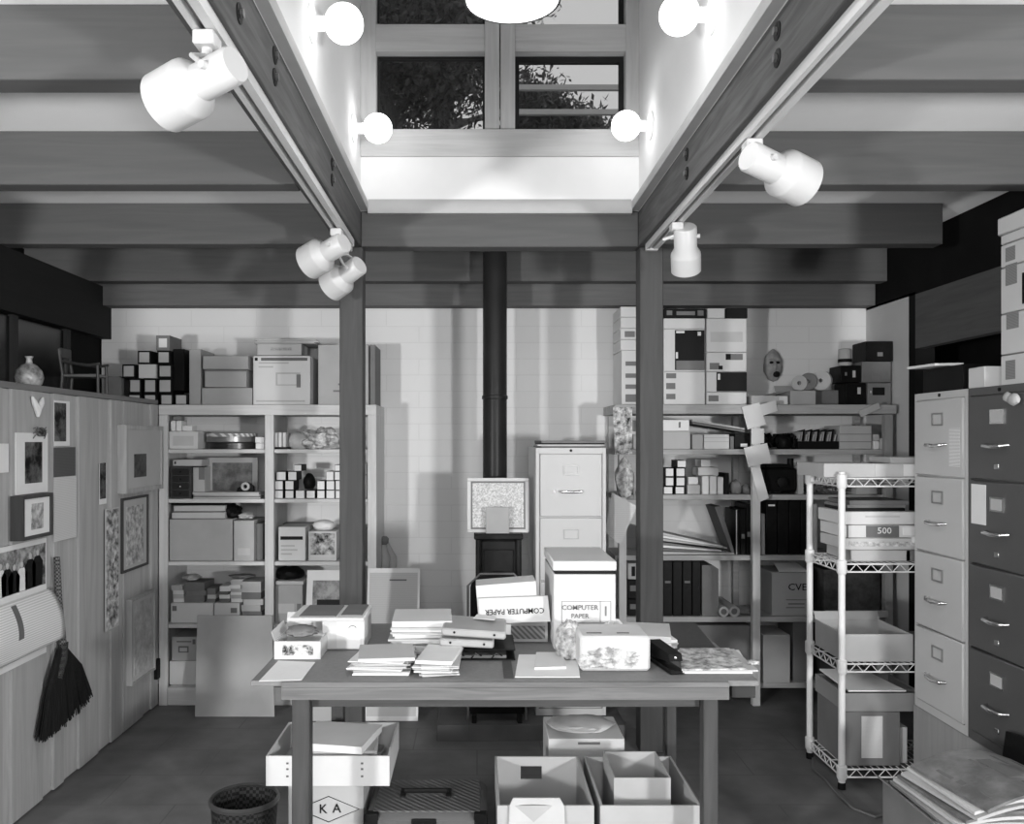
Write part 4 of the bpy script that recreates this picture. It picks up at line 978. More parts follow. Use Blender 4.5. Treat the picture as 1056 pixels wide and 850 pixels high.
# things on top at right
cpx('low pale box on the right bookcase top under the mask', 775, 813, 408, ZR, d, .22, PAPERG, name='flat_box', labels=((.75, .97, .1, .9, PAPER),))
open_box('open brown carton with a raised flap on the right bookcase top', X(815, d), X(841, d), d, d+.24, ZR, Z(403, d), CARD, flaps=(('L', .08, -.02), ('B', .03, .04)))
t0 = ZR
tag(boxo('riser_board', X(816, d+.1), X(868, d+.1), 5.02, 5.2, Z(402, d+.12)-.012, Z(402, d+.12), CARDD, None), 'dark board carrying the tape reels on the right bookcase top', 'board') if False else None
cpx('dark carton under the tape reels on the right bookcase top', 838, 872, 402.5, ZR, 5.02-.02, .2, CARDD)
def reel(label, px, py, d, r, w, m, edge):
    c = PT(px, py, d); t = thing('tape_reel', label, 'tape reel', c, 'tape reels on the right bookcase')
    M = Matrix.Translation(c) @ Matrix.Rotation(math.radians(90), 4, 'X') @ Matrix.Rotation(math.radians(-38), 4, 'Y')
    bm = nb(); add_lathe(bm, [(.012, 0), (r*.86, 0), (r*.86, w), (.012, w), (.012, 0)], 36, M); obj('tape', bm, m, t)
    bm = nb()
    for h in (-.004, w): add_lathe(bm, [(.012, h), (r, h), (r, h+.004), (.012, h+.004), (.012, h)], 36, M)
    add_lathe(bm, [(.012, w+.0045), (r*.35, w+.0045), (r*.35, w+.006), (.012, w+.006)], 24, M); obj('flange', bm, edge, t)
rz = Z(402.5, 5.0)
for i, (px, lb, m, e) in enumerate(((826, 'leftmost pale tape reel of the row on the right bookcase top', PAPERG, GREYL), (835, 'dark tape reel in the middle of the row on the right bookcase top', BLACKC, GREYC), (848, 'rightmost pale tape reel with dark hub on the right bookcase top', PAPERG, PAPERG))):
    r_ = .045+.006*i; zc = Z(403 if i < 1 else 402.5, 5.03)+r_
    reel(lb, px, VY-(zc-E)*F/5.05, 5.05+(-.02*i), r_, .026, m, e)
cpx('black camera case at the bottom of the stack by the right wall', 872, 893, 395, ZR, d, .16, BLACKL, labels=((.58, .74, .5, .8, PAPERG),), name='camera_case', cat='case')
cpx('grey metal box with black label at the bottom of the stack by the right wall', 895, 919, 395, ZR, d, .2, mat('grey_hammered', 125, .45), labels=((.2, .72, .45, .8, INK), (.1, .14, .55, .65, PAPER)), name='metal_box')
zb = Z(394.5, d)
cpx('black camera case in the middle of the stack by the right wall', 867, 888, 377, zb, d, .16, BLACKL, labels=((.58, .72, .3, .7, PAPERG), (.2, .3, .4, .6, GREYC)), name='camera_case', cat='case')
cpx('brown box in the middle of the stack by the right wall', 889, 919, 373, zb, d, .2, CARDD, labels=((.35, .6, .1, .3, GREYC),))
t = thing('lens_tube', 'pale round canister on the black case near the right wall', 'canister', (X(879, d), d+.06, Z(376.7, d)))
bm = nb(); add_lathe(bm, [(0, 0), (.035, 0), (.037, .01), (.037, .095), (.03, .10), (0, .10)], 28, Matrix.Translation((X(876, d), d+.06, Z(376.7, d)))); obj('body', bm, GREYL, t)
bm = nb(); add_lathe(bm, [(.038, .02), (.039, .02), (.039, .04), (.038, .04)], 28, Matrix.Translation((X(876, d), d+.06, Z(376.7, d)))); obj('dark_band', bm, INK, t)
cpx('black leather case topmost in the stack by the right wall', 893, 921, 352, Z(372.7, d), d, .18, BLACKL, labels=((.42, .62, .25, .45, GREYC),), name='camera_case', cat='case')

# shelf 2 of right bookcase
A, B_, C_, D_, G_ = RZ
d = 4.88
cpx('grey box right of the right post on the second shelf', 683, 712, 445, A, d, .24, GREYL, name='box_file')
cpx('white tray of papers on the grey box right of the right post', 660, 711, 433, Z(444.7, d), d, .24, PAPER, name='paper_tray', cat='papers', labels=((.78, .82, .3, .8, INKG),))
cpx('narrow tan box on the second shelf of the right bookcase', 714, 725, 448, A, d, .2, CARDL, name='narrow_box')
cpx('white lidded box on the second shelf of the right bookcase', 726, 752, 448, A, d, .22, WHITEC, labels=((0, 1, .48, .52, GREYL), (0, 1, .75, .78, GREYL)), name='box_file')
cpx('small tan box beside the white lidded box on the second shelf', 753, 757, 450, A, d, .18, CARDD, name='narrow_box')
cpx('black box with a small white label on the second shelf of the right bookcase', 757.5, 773, 447, A, d, .2, BLACKC, labels=((.4, .85, .15, .35, PAPER),), name='box_file')
for i, (m, h, lb) in enumerate(((CARDD, 0, 'dark portfolio lying aslant, lower one over the boxes of the second shelf'), (GREYL, .014, 'pale portfolio lying aslant, upper one over the boxes of the second shelf'))):
    z0 = Z(447, d)+.006+h; x0, x1 = X(714, d), X(768, d)
    bm = nb(); add_prism(bm, [(x0, d, z0+.048), (x1, d, z0), (x1, d, z0+.010), (x0, d, z0+.06)], (0, .2, 0)); tag(obj('portfolio', bm, m), lb, 'portfolio', 'slanting portfolios on the right bookcase')
cpx('white box seen left of the right post on the second shelf', 653, 661, 448, A, d, .2, WHITEC, name='small_box')
def tangle(name, label, cat, px0, px1, py0, d, dep, zb, m, n, seed, r0=.006):
    r = random.Random(seed); bm = nb(); x0, x1 = X(px0, d), X(px1, d); h = Z(py0, d)-zb
    for i in range(n):
        pts = []; x = r.uniform(x0, x1); y = d+r.uniform(.02, dep)
        for k in range(7):
            pts.append((min(x1, max(x0, x)), min(d+dep, max(d, y)), zb+r0+r.random()*h*.9)); x += r.uniform(-.06, .06); y += r.uniform(-.05, .05)
        add_tube(bm, pts, r0, 6)
    return tag(obj(name, bm, m), label, cat)
tangle('cable_tangle', 'heap of black cables on the second shelf, right of the pinned notes', 'cables', 789, 822, 447, d, .2, A, BLACKC, 22, 5, .008)
lump('black_camera', 'black camera body among the cables on the second shelf', 'camera', 808, 448, 463, 4.93, .10, .1, BLACKC, 22, A, .2)
t = thing('card_tray', 'long tray of tabbed file cards on the second shelf by the right wall', 'card tray', (X(842, d), d+.1, A))
x0, x1 = X(823, d), X(865, d); boxo('tray', x0, x1, d, d+.22, A, A+.045, BLACKC, t)
for i in range(16):
    xx = x0+.006+i*(x1-x0-.012)/16; bm = nb(); add_prism(bm, [(xx, d+.01, A+.046), (xx, d+.2, A+.046), (xx+.008, d+.2, A+.10), (xx+.008, d+.01, A+.085+.015*(i % 3))], (.003, 0, 0)); obj('card', bm, (PAPERG, GREYL, BLACKC)[i % 3], t)
cpx('pale layered box at the right end of the second shelf', 866, 899, 439, A, d, .22, CARDL, labels=((0, 1, .30, .33, GREYC), (0, 1, .62, .65, GREYC)), name='box_file')
for i, (a, b, t0, m) in enumerate(((901, 907, 455, PAPER), (901, 907, 448, GREYL), (908, 913, 452, PAPERG))):
    cpx(('lower white', 'upper grey', 'right hand pale')[i]+' tiny box at the far right end of the second shelf', a, b, t0, A if i != 1 else Z(454.8, d), d, .08, m, name='small_box')
tag(boxo('card_packet', X(886, 4.8), X(908, 4.8), 4.78, 4.795, Z(426, 4.8), Z(419, 4.8), GREYL, None), 'pale packet tucked under the top board by the right wall', 'packet').rotation_euler.y = math.radians(-24)
# shelf 3
G = 'white ended slide boxes on the third shelf of the right bookcase'
zb = B_
for rn, tp, bs in (('bottom', 501.5, [(684, 694), (696, 706)]), ('second', 491.8, [(686, 695), (697, 706.5)]), ('third', 482.3, [(686, 695), (697, 706.5)]), ('top', 474.5, [(698, 708)])):
    for i, (a, b) in enumerate(bs):
        film('slide_box', 'white ended slide box, %s, %s row, third shelf of right bookcase' % (ORD[i], rn), a, b, tp+.3, zb, d, .14, BLACKC, PAPER, G, 'slide box', .08)
    zb = Z(tp, d)
for i, (a, b, tp, bt, m) in enumerate(((709, 722, 500, None, GREYL), (710, 720, 492, 499.7, PAPER), (724, 731, 491, None, PAPER), (732, 739, 491, None, PAPER), (740, 746, 492, None, WHITEC), (720, 741, 482, 490.5, WHITEC), (723, 733, 474, 481.6, PAPER))):
    cpx(['low grey carton', 'small white carton on the low grey carton', 'leftmost upright white carton of three', 'middle upright white carton of three', 'rightmost upright white carton of three', 'wide white carton lying across the upright ones', 'topmost little white carton above the wide one'][i]+', third shelf of the right bookcase', a, b, tp, B_ if bt is None else None, d, .14, m, bot=bt, name='small_carton')
cpx('dark upright box right of the white cartons on the third shelf', 747, 752, 488, B_, d, .14, BLACKC, name='small_carton')
lump('dark_pouch', 'dark rounded pouch on the third shelf left of the pinned notes', 'pouch', 758, 495, 510, 4.94, .07, .1, CARDD, 30, B_, .2)
lump('grey_pouch', 'grey rounded pouch on the third shelf beside the dark pouch', 'pouch', 769, 499, 510, 4.94, .05, .08, GREYC, 31, B_, .2)
x0, x1 = X(789, d), X(822, d)
t = thing('black_enlarger', 'black boxy projector on the third shelf right of the pinned notes', 'projector', ((x0+x1)/2, d+.1, B_))
bm = nb(); add_box(bm, x0, x1, d, d+.2, B_+.015, Z(483, d), .01); obj('body', bm, BLACKC, t)
bm = nb(); add_box(bm, x0+.01, x1-.03, d+.02, d+.16, Z(482.8, d), Z(479, d), .004); add_tube(bm, [(x1-.02, d+.05, Z(484, d)), (x1-.02, d+.05, Z(473, d))], .018, 12); obj('top_housing', bm, BLACKC, t)
bm = nb(); add_lathe(bm, [(0, 0), (.03, 0), (.03, .03), (.02, .035), (0, .035)], 20, Matrix.Translation(((x0+x1)/2, d, Z(497, d))) @ Matrix.Rotation(math.pi/2, 4, 'X')); obj('lens', bm, INK, t)
bm = nb()
for a in (x0+.02, x1-.02): add_box(bm, a-.01, a+.01, d+.02, d+.18, B_, B_+.016)
obj('feet', bm, INK, t)
cpx('pale upright tube box right of the black projector on the third shelf', 823.5, 829, 481, B_, d, .1, PAPERG, name='small_carton')
tangle('cable_tangle', 'thin dark cables at the right end of the third shelf by the wire rack', 'cables', 832, 880, 498, d, .15, B_, INKG, 14, 8, .005)
cpx('pale carton at the right end of the third shelf behind the rack', 883, 905, 492, B_, d, .2, PAPERG)
# shelf 4
ms = [PAPERG, CARDD, PAPER, GREYC, CARDL, PAPER]
x0 = X(684, d)
for i in range(7):
    a = i*.017; xe = X((757, 750, 745, 735, 752, 748, 742)[i], d)
    bm = nb(); zl = C_+.002+i*.021; zr = C_+.002+i*.007
    add_prism(bm, [(x0-.1, d+.01*i, zl), (xe, d+.01*i, zr), (xe, d+.01*i, zr+.006), (x0-.1, d+.01*i, zl+.016)], (0, .22, 0))
    tag(obj('folder', bm, ms[i % 6]), 'topmost folder of the slumping pile on the fourth shelf' if i == 6 else 'folder within the slumping pile on the fourth shelf right of the post', 'folder', 'slumping folders on the fourth shelf')
def slab(name, label, cat, pts, d, dep, m, group=None):
    bm = nb(); add_prism(bm, [(X(a, d), d, Z(b, d)) if b is not None else (X(a, d), d, C_) for a, b in pts], (0, dep, 0)); return tag(obj(name, bm, m), label, cat, group)
slab('leaning_board', 'brown board leaning left against black binders on the fourth shelf', 'board', [(755, None), (758, None), (743, 522), (737, 523)], d+.03, .2, CARDD)
G = 'black binders by the middle upright of the right bookcase'
for i, (a, b, tp) in enumerate(((759, 763, 526), (763.5, 769, 525), (769.5, 775, 520))):
    cpx('black binder, %s of three left of the middle upright on the fourth shelf' % ('left', 'middle', 'right')[i], a, b, tp, C_, d, .22, BLACKL, name='binder', cat='binder', group=G, labels=((.2, .8, .35, .45, GREYC),) if i else ((.0, .25, 0, 1, PAPERG),))
G = 'black record boxes right of the middle upright'
xs = [790, 802, 814, 826, 838]
for i in range(4):
    cpx('tall black record box, %s of four right of the middle upright' % ORD[i].replace(' from left', ''), xs[i], xs[i+1]-.6, 514, C_, d, .24, BLACKL, name='record_box', group=G, labels=((.2, .8, .86, .89, PAPER),) if i == 0 else ())
cpx('brown upright board box beside the black record boxes', 785.5, 789, 530, C_, d, .2, CARDL, name='narrow_box')
cpx('brown slim box right of the black record boxes on the fourth shelf', 839, 843, 520, C_, d, .22, CARD, name='narrow_box')
# shelf 5
G = 'dark binders on the fifth shelf right of the post'
xs = [684, 694, 704, 714, 723]
for i in range(4):
    cpx('dark binder, %s of four on the fifth shelf right of the right post' % ORD[i].replace(' from left', ''), xs[i], xs[i+1]-.5, 579, D_, d, .24, BLACKL, name='binder', cat='binder', group=G, labels=((.2, .8, .6, .64, GREYC),) if i % 2 == 0 else ())
bm = nb(); add_prism(bm, [(X(724, d), d, D_), (X(741, d), d, D_), (X(741, d), d, Z(587, d)), (X(735, d), d, Z(583, d)), (X(724, d), d, Z(583, d))], (0, .24, 0)); tag(obj('worn_box', bm, CARDD), 'worn brown box with torn top beside the dark binders on the fifth shelf', 'box')
for i, (a, b, rr, lb) in enumerate(((746, 634, 5.2, 'left'), (757, 631, 5.5, 'right'))):
    r_ = rr/180; x_ = X(a, d-.02); z0 = D_+r_
    t = thing('cardboard_tube', '%s one of two pale cardboard tubes lying on the fifth shelf' % lb, 'tube', (x_, d-.02, D_), 'cardboard tubes on the fifth shelf')
    M = Matrix.Translation((x_, d-.03, z0)) @ Matrix.Rotation(-math.pi/2-.0, 4, 'X')
    bm = nb(); add_lathe(bm, [(r_*.6, 0), (r_, 0), (r_, .30), (r_*.6, .30), (r_*.6, 0)], 28, M); obj('tube_wall', bm, GREYL, t)
    bm = nb(); add_lathe(bm, [(0, .01), (r_*.62, .01), (r_*.62, .02), (0, .02)], 20, M); obj('tube_core', bm, INKG, t)
lump('crumpled_hat', 'dark crumpled hat right of the cardboard tubes on the fifth shelf', 'cap', 768, 624, 637, 4.93, .10, .1, CARDD, 40, D_, .3)
t = cpx('light brown carton with printed letters on the fifth shelf by the rack', 796, 838, 590.5, D_, d-.0, .28, CARD, texts=(('CVE', .62, .66, .22, INK, False, 1.1),), labels=((.35, .85, .36, .38, CARDD), (.4, .8, .26, .29, CARDD), (.35, .8, .18, .2, CARDD)))
bm = nb(); add_prism(bm, [(X(803, d), d-.004, Z(591, d)), (X(833, d), d-.004, Z(591, d)), (X(828, d), d+.10, Z(585, d)), (X(804, d), d+.10, Z(585, d))], (0, 0, .003)); o = tag(obj('white_sheet', bm, PAPER), 'white sheet folded over the printed light brown carton', 'paper'); o.location.z = Z(590, d)+.002
cpx('dark carton behind the wire rack on the fifth shelf', 850, 908, 588, D_, d, .28, mat('dark_printed_card', 84, .8, 'print', scale=10, v2=62))
tag(boxo('shelf_lip', X(848, 4.85), X(912, 4.85), 4.80, 4.812, .50, .54, GREYL, None), 'pale strip on the shelf front behind the wire rack', 'strip')
for i in range(2): cpx('%s black box seen left of the right post on the fifth shelf' % ('lower', 'upper')[i], 647, 661, (618, 598)[i], D_ if i == 0 else Z(617.7, d), d, .2, BLACKC, name='small_box', labels=((.2, .7, .4, .7, GREYC),))
cpx('small printed box on the black boxes left of the right post', 647.5, 660, 581, Z(597.7, d), d, .15, PAPERG, name='small_box', labels=((.3, .6, .2, .8, INK),))
# bottom
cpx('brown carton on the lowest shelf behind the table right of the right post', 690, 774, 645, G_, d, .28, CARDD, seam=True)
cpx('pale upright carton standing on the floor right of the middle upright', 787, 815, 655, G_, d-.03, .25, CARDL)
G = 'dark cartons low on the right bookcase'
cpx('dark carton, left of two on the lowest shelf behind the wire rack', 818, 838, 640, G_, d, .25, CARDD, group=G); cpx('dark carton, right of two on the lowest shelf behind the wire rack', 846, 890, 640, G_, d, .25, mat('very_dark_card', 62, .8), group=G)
boxo('lower_panel', 0, .001, 0, .001, 0, .001, DARK) if False else None

# pinned notes
def pinned(label, quad, d, m=PAPER, name='pinned_note', group='notes pinned down the middle upright', bend=0):
    bm = nb(); add_prism(bm, [(X(a, d), d, Z(b, d)) for a, b in quad], (0, .002, 0)); t = tag(obj(name, bm, m), label, 'note', group); return t
P_ = mat('handwritten_paper', 215, .8, 'text', scale=60, v2=206)
pinned('topmost tilted note pinned on the shelf edge', [(765, 420), (783, 415), (790, 438), (771, 443)], 4.785, P_)
pinned('note half behind the topmost one, pinned to its right', [(782, 418), (800, 413), (802, 424), (786, 429)], 4.79, P_)
pinned('small square note in the middle of the pinned column', [(775, 442), (788, 442), (788, 457), (775, 458)], 4.79, P_)
pinned('tilted note pinned below the small square note', [(767, 462), (791, 457), (796, 476), (772, 482)], 4.785, P_)
pinned('long curling note at the bottom of the pinned column', [(774, 482), (784, 482), (793, 514), (783, 518)], 4.79, P_)
pinned('white poster with dark blot hung on the left end of the right bookcase', [(632, 420), (652, 420), (652, 469), (634, 469)], 4.76, mat('blot_poster', 225, .6, 'print', scale=13, v2=45), 'poster', None)
pinned('large pale paper hanging aslant beside the ivory filing cabinet', [(631, 508), (657, 522), (640, 562), (624, 549)], 4.5, mat('hanging_paper', 205, .8, 'text', scale=30, v2=198), 'hanging_paper', None)
lump('hanging_bag', 'crumpled plastic bag hanging above the aslant paper by the filing cabinet', 'bag', 644, 472, 513, 4.70, .10, .10, CRUMP, 51, None, .3, 3, 3)
bm = nb(); add_tube(bm, [PT(650, 478, 4.76), PT(655, 515, 4.76)], .006, 6); tag(obj('hanging_rod', bm, PAPERG), 'thin white rod beside the hanging plastic bag', 'rod')

# stuff on the centre filing cabinet
d = 4.42; z = 1.462
pile(4, X(557, d), X(624, d), 4.42, 4.85, z, Z(454.5, d), [CARDD, PAPERG, BLACKC], 'topmost dark folder on the ivory filing cabinet', 'flat folder in the pile on the ivory filing cabinet', 'folders on the ivory filing cabinet', 'folder', 'folder', .008, 2, 9)

# stuff on right cabinets
z = 1.697
t = cpx('low black box on the light grey filing cabinet', 0, 1, 0, z, 3.3, .2, BLACKC) if False else None
carton('black box on the light grey filing cabinet at its left end', 1.88, 2.10, 3.30, 3.60, z, 1.795, BLACKC)
o = sheet('white_folder', 'white folder sticking out over the black box on the grey cabinet', [(1.845, 3.44, 1.80), (1.95, 3.42, 1.80), (1.95, 3.60, 1.80), (1.825, 3.62, 1.80)], PAPER, 'folder', .01); 
carton('white box on the dark filing cabinet beside the tall box stack', 1.885, 2.15, 3.17, 3.275, z, 1.775, WHITEC, name='small_carton')
zb = z
for i, (h, lb, ls) in enumerate(((.115, 'bottom white box with dark printed mark in the stack on the dark filing cabinet', 1), (.15, 'second white box in the stack on the dark filing cabinet', 0), (.17, 'white box with black square label in the middle of the stack on the dark cabinet', 2), (.085, 'white box with printed marks high in the stack on the dark cabinet', 1))):
    t = thing('carton', lb, 'box', (2.10, 2.93, zb), 'box stack on the dark filing cabinet')
    boxo('body', 1.93, 2.27, 2.72, 3.145, zb, zb+h-.002, WHITEC, t, .003)
    if ls == 1: boxo('printed_label', 1.9285, 1.9305, 3.06, 3.115, zb+h*.2, zb+h*.8, mat('grey_label_print', 150, .6, 'text', scale=60, v2=120), t, 0)
    if ls == 2: boxo('black_label', 1.9285, 1.9305, 2.75, 3.02, zb+.02, zb+.13, BLACKC, t, 0); boxo('printed_label', 1.9285, 1.9305, 3.05, 3.115, zb+.1, zb+.175, MATS['grey_label_print'], t, 0)
    if ls == 0: boxo('printed_label', 1.9285, 1.9305, 3.04, 3.11, zb+.09, zb+.15, MATS['grey_label_print'], t, 0)
    zb += h
t = thing('lidded_box', 'white lidded box on the very top of the stack on the dark cabinet', 'box', (2.10, 2.93, zb))
boxo('body', 1.93, 2.27, 2.72, 3.145, zb, zb+.035, WHITEC, t, .003)
boxo('lid', 1.922, 2.278, 2.712, 3.153, zb+.035, zb+.035+.065, WHITEC, t, .004)
# ================================================================ on the table
T = .751
tsheet('letter_sheet', 'white typed sheet lying at the left end of the table', [(267, 703), (311, 702), (325, 683.5), (287, 682)], PAPERT, T, 'paper', .002)
t = open_box('white open carton with a printed animal picture at the left end of the table', -.693, -.535, 2.915, 3.10, T, .812, WHITEC, name='printed_carton', flaps=(('L', .01, .03), ('B', .02, .055)))
boxo('picture_patch', -.665, -.56, 2.912, 2.914, .765, .800, mat('animal_print', 235, .6, 'print', scale=20, v2=35), t, 0)
bm = nb(); add_lump(bm, (-.615, 3.0, .83), (.055, .05, .02), 5, .3, 3); obj('dark_toy_inside', bm, GREYC, t)
bm = nb(); add_prism(bm, [(-.60, 3.09, .813), (-.515, 3.09, .813), (-.53, 3.10, .865), (-.585, 3.10, .872)], (0, .003, 0)); obj('raised_flap', bm, PAPERG, t)
t = carton('white carton behind the printed carton, left end of the table', -.555, -.402, 3.05, 3.24, T, .862, WHITEC, labels=((.35, .9, .05, .9, PAPER),))
bm = nb(); cx_, cz_ = -.445, .825
add_tube(bm, [(cx_+.014*math.cos(a), 3.048, cz_+.012*math.sin(a)) for a in [math.radians(q) for q in range(20, 171, 25)]], .0012, 5); obj('printed_arc', bm, INK, t)
bm = nb(); add_box(bm, -.66, -.40, 3.0, 3.24, .864, .874, .002); o = tag(obj('print_portfolio', bm, PAPER), 'white edged flat portfolio on the carton at the left end of the table', 'portfolio')
tag(boxo('dark_mat_sheet', -.63, -.50, 3.02, 3.22, .8745, .878, GREYC, None, 0), 'grey mat sheet, left one lying on the flat portfolio', 'mat'); tag(boxo('dark_mat_sheet', -.485, -.41, 3.04, 3.23, .8745, .878, CARDD, None, 0), 'dark mat sheet, right one lying on the flat portfolio', 'mat')
# printout pile and binders
d = 3.0
pile(13, -.305, -.095, 2.98, 3.20, T, .865, [PAPER, PAPERG, WHITEC, PAPER, GREYL], 'topmost folded printout on the tall pile behind the letters', 'folded printout within the tall pile behind the letters', 'printouts piled on the table', 'printout', 'papers', .012, 7, 3)
x0, x1 = -.105, .110
t = thing('black_binder', 'black ring binder under two grey binders on the table', 'binder', ((x0+x1)/2, 2.97, T)); bm = nb(); add_box(bm, x0+.01, x1+.02, 2.90, 3.12, T, T+.004); add_box(bm, x0+.01, x1+.02, 2.90, 3.12, T+.034, T+.038); add_box(bm, x0+.01, x1+.02, 3.115, 3.12, T, T+.038); obj('cover', bm, BLACKL, t)
boxo('pages', x0+.03, x1-.01, 2.915, 3.10, T+.0045, T+.014, INKG, t, 0)
bm = nb()
for u in (.2, .5, .85): add_tube(bm, [(x0+u*.2-.014, 2.915, T+.006), (x0+u*.2, 2.905, T+.024), (x0+u*.2+.02, 2.915, T+.012)], .003, 6)
obj('rings', bm, CHROME, t)
for i, (dx, z, w, lb) in enumerate(((0, .790, .185, 'lower grey ring binder lying on the black binder'), (.006, .820, .22, 'upper grey ring binder lying aslant on the pile'))):
    xx = x0-.02+dx; t = thing('grey_binder', lb, 'binder', (xx+w/2, 3.0, z), 'grey binders on the table')
    bm = nb(); add_box(bm, xx, xx+w, 2.895, 3.12, z, z+.026, .006); obj('cover', bm, mat('grey_binder_cloth', 165, .5), t)
    bm = nb()
    for u in (.2, .82): add_lathe(bm, [(0, 0), (.004, 0), (.004, .002), (0, .002)], 12, Matrix.Translation((xx+u*w, 2.895, z+.014)) @ Matrix.Rotation(math.pi/2, 4, 'X'))
    obj('spine_rivet', bm, INK, t); t.rotation_euler = (0, math.radians(2.5 if i == 0 else 3.5), math.radians(-2))
    t.location.z += .006+.003*i
o = tsheet('loose_paper', 'white sheet folded on the top grey binder', [(492, 634), (512, 636), (510, 640), (488, 638)], PAPER, .862, 'paper')
# letters in front
pile(12, -.395, -.215, 2.71, 2.90, T, .808, [PAPER, LEDGER, GREYL, PAPERG, BUSY], 'topmost opened letter of the left front letter pile', 'letter within the left front letter pile on the table', 'letters in the left front pile', 'letter', 'letter', .014, 9, 11)
pile(10, -.185, -.065, 2.70, 2.92, T, .800, [PAPER, GREYL, WHITEC], 'topmost letter of the right front letter pile', 'letter within the right front letter pile on the table', 'letters in the right front pile', 'letter', 'letter', .012, 12, 14)
# computer paper
t = open_box('slatted grey tray box under the upturned computer paper lid', .105, .262, 3.17, 3.42, T, .825, GREYL, name='tray_box')
boxo('ribbed_front', .125, .252, 3.1665, 3.1695, .762, .81, mat('ribbed_front', 150, .6, 'ribs', scale=30, v2=100), t, 0)
boxo('white_tab', .07, .125, 3.15, 3.165, .775, .82, PAPER, t)
t = thing('upturned_lid', 'white box lid with upside down lettering propped on the grey tray box', 'box lid', (.14, 3.15, .832))
bm = nb(); add_prism(bm, [(.012, 3.12, .832), (.268, 3.12, .832), (.262, 3.12, .925), (.008, 3.12, .925)], (0, .02, 0)); obj('front', bm, WHITEC, t)
bm = nb(); add_prism(bm, [(.006, 3.14, .83), (.225, 3.14, .83), (.222, 3.16, .975), (.0, 3.16, .965)], (0, .14, .0)); obj('back_part', bm, WHITEC, t)
text('lettering', 'COMPUTER PAPER', .139, 3.117, .875, .028, INK, t, True, sx=.93)
t.rotation_euler.y = math.radians(-2)
# big box
xa_, xb_ = X(571, 3.055), X(635, 3.055)
t = carton('tall white computer paper carton at the right of the upturned lid', xa_, xb_, 3.055, 3.46, T, 1.02, WHITEC, name='paper_carton')
text('lettering', 'COMPUTER', xa_+.094, 3.052, .900, .025, GREYC, t); text('lettering', 'PAPER', xa_+.094, 3.052, .870, .023, GREYC, t); text('numeral', '1', xa_+.186, 3.052, .886, .05, GREYC, t)
bm = nb(); fx0, fx1, fz0, fz1, yy = xa_+.028, xa_+.205, .845, .922, 3.053
for q in ((fx0, fx1, fz1, fz1+.0015), (fx0, fx0+.0015, fz0, fz1), (fx1-.0015, fx1, fz0, fz1), (xa_+.166, xa_+.1675, fz0, fz1), (fx0, fx1, fz0, fz0+.0015)): add_box(bm, q[0], q[1], yy, yy+.0015, q[2], q[3])
obj('printed_frame', bm, GREYC, t)
bm = nb(); add_box(bm, xa_+.005, xb_-.002, 3.05, 3.44, 1.0215, 1.032); o = obj('dark_gap', bm, INK, t)
tag(boxo('loose_cover', xa_-.004, xb_+.002, 3.045, 3.45, 1.033, 1.068, WHITEC, None, .004), 'white lid resting loose on the tall computer paper carton', 'box lid')
# bags and boxes in front of it
lump('plastic_bag', 'crumpled clear bag of bits in front of the tall computer paper carton', 'bag', 588, 641, 672, 2.93, .10, .10, CRUMP, 61, T, .22, 3, 4)
x0, x1 = X(597, 2.76), X(671, 2.76)
t = thing('bubble_wrapped_box', 'white box wrapped in crumpled clear plastic at the front of the table', 'box', ((x0+x1)/2, 2.83, T))
bm = nb(); add_box(bm, x0+.004, x1, 2.76, 2.95, T, .865, .01); obj('box_body', bm, WHITEC, t)
bm = nb(); add_lump(bm, ((x0+x1)/2-.02, 2.758, .79), (.085, .012, .036), 8, .5, 4, 5); obj('plastic_wrap', bm, CRUMP, t)
boxo('dark_slot', x0+.03, x0+.08, 2.80, 2.81, .8655, .867, INKG, t, 0); boxo('dark_slot', x0+.13, x0+.17, 2.80, 2.81, .8655, .867, INKG, t, 0)
lump('crumpled_tissue', 'white crumpled tissue behind the plastic wrapped box', 'tissue', 633, 640, 656, 3.05, .10, .1, PAPER, 64, T, .3, 3)
pile(4, .50, .70, 3.05, 3.28, T, .80, [PAPER, WHITEC], 'topmost white sheet fanned out behind the plastic wrapped box', 'white sheet fanned out behind the plastic wrapped box', 'sheets behind the plastic wrapped box', 'letter_sheet', 'paper', .02, 16, 41)
tsheet('loose_paper', 'white loose sheet tucked beside the stapler', [(672, 668), (690, 676), (700, 664), (685, 652)], PAPER, T+.001)
tsheet('white_sheet', 'plain white sheet at the front centre of the table', [(531, 699), (598, 699), (595, 676), (535, 676)], PAPER, T, 'paper', .003)
tsheet('note_card', 'small white card lying on the plain white sheet', [(551, 691), (584, 690), (580, 675), (553, 675)], WHITEC, T+.0035, 'card', .008)
# stapler
t = thing('stapler', 'black stapler lying on the table right of the wrapped box', 'stapler', (.62, 2.83, T))
bm = nb(); add_box(bm, .595, .645, 2.72, 2.95, T, T+.014, .004); obj('base', bm, BLACKL, t)
bm = nb(); add_prism(bm, [(.598, 2.73, T+.04), (.598, 2.74, T+.062), (.598, 2.92, T+.068), (.598, 2.96, T+.04), (.598, 2.95, T+.016), (.598, 2.90, T+.016)], (.044, 0, 0)); obj('arm', bm, BLACKC, t)
bm = nb(); add_lump(bm, (.62, 2.735, T+.05), (.006, .004, .006), 1, 0, 2, False, True); obj('screw', bm, CHROME, t)
t.rotation_euler.z = math.radians(10)
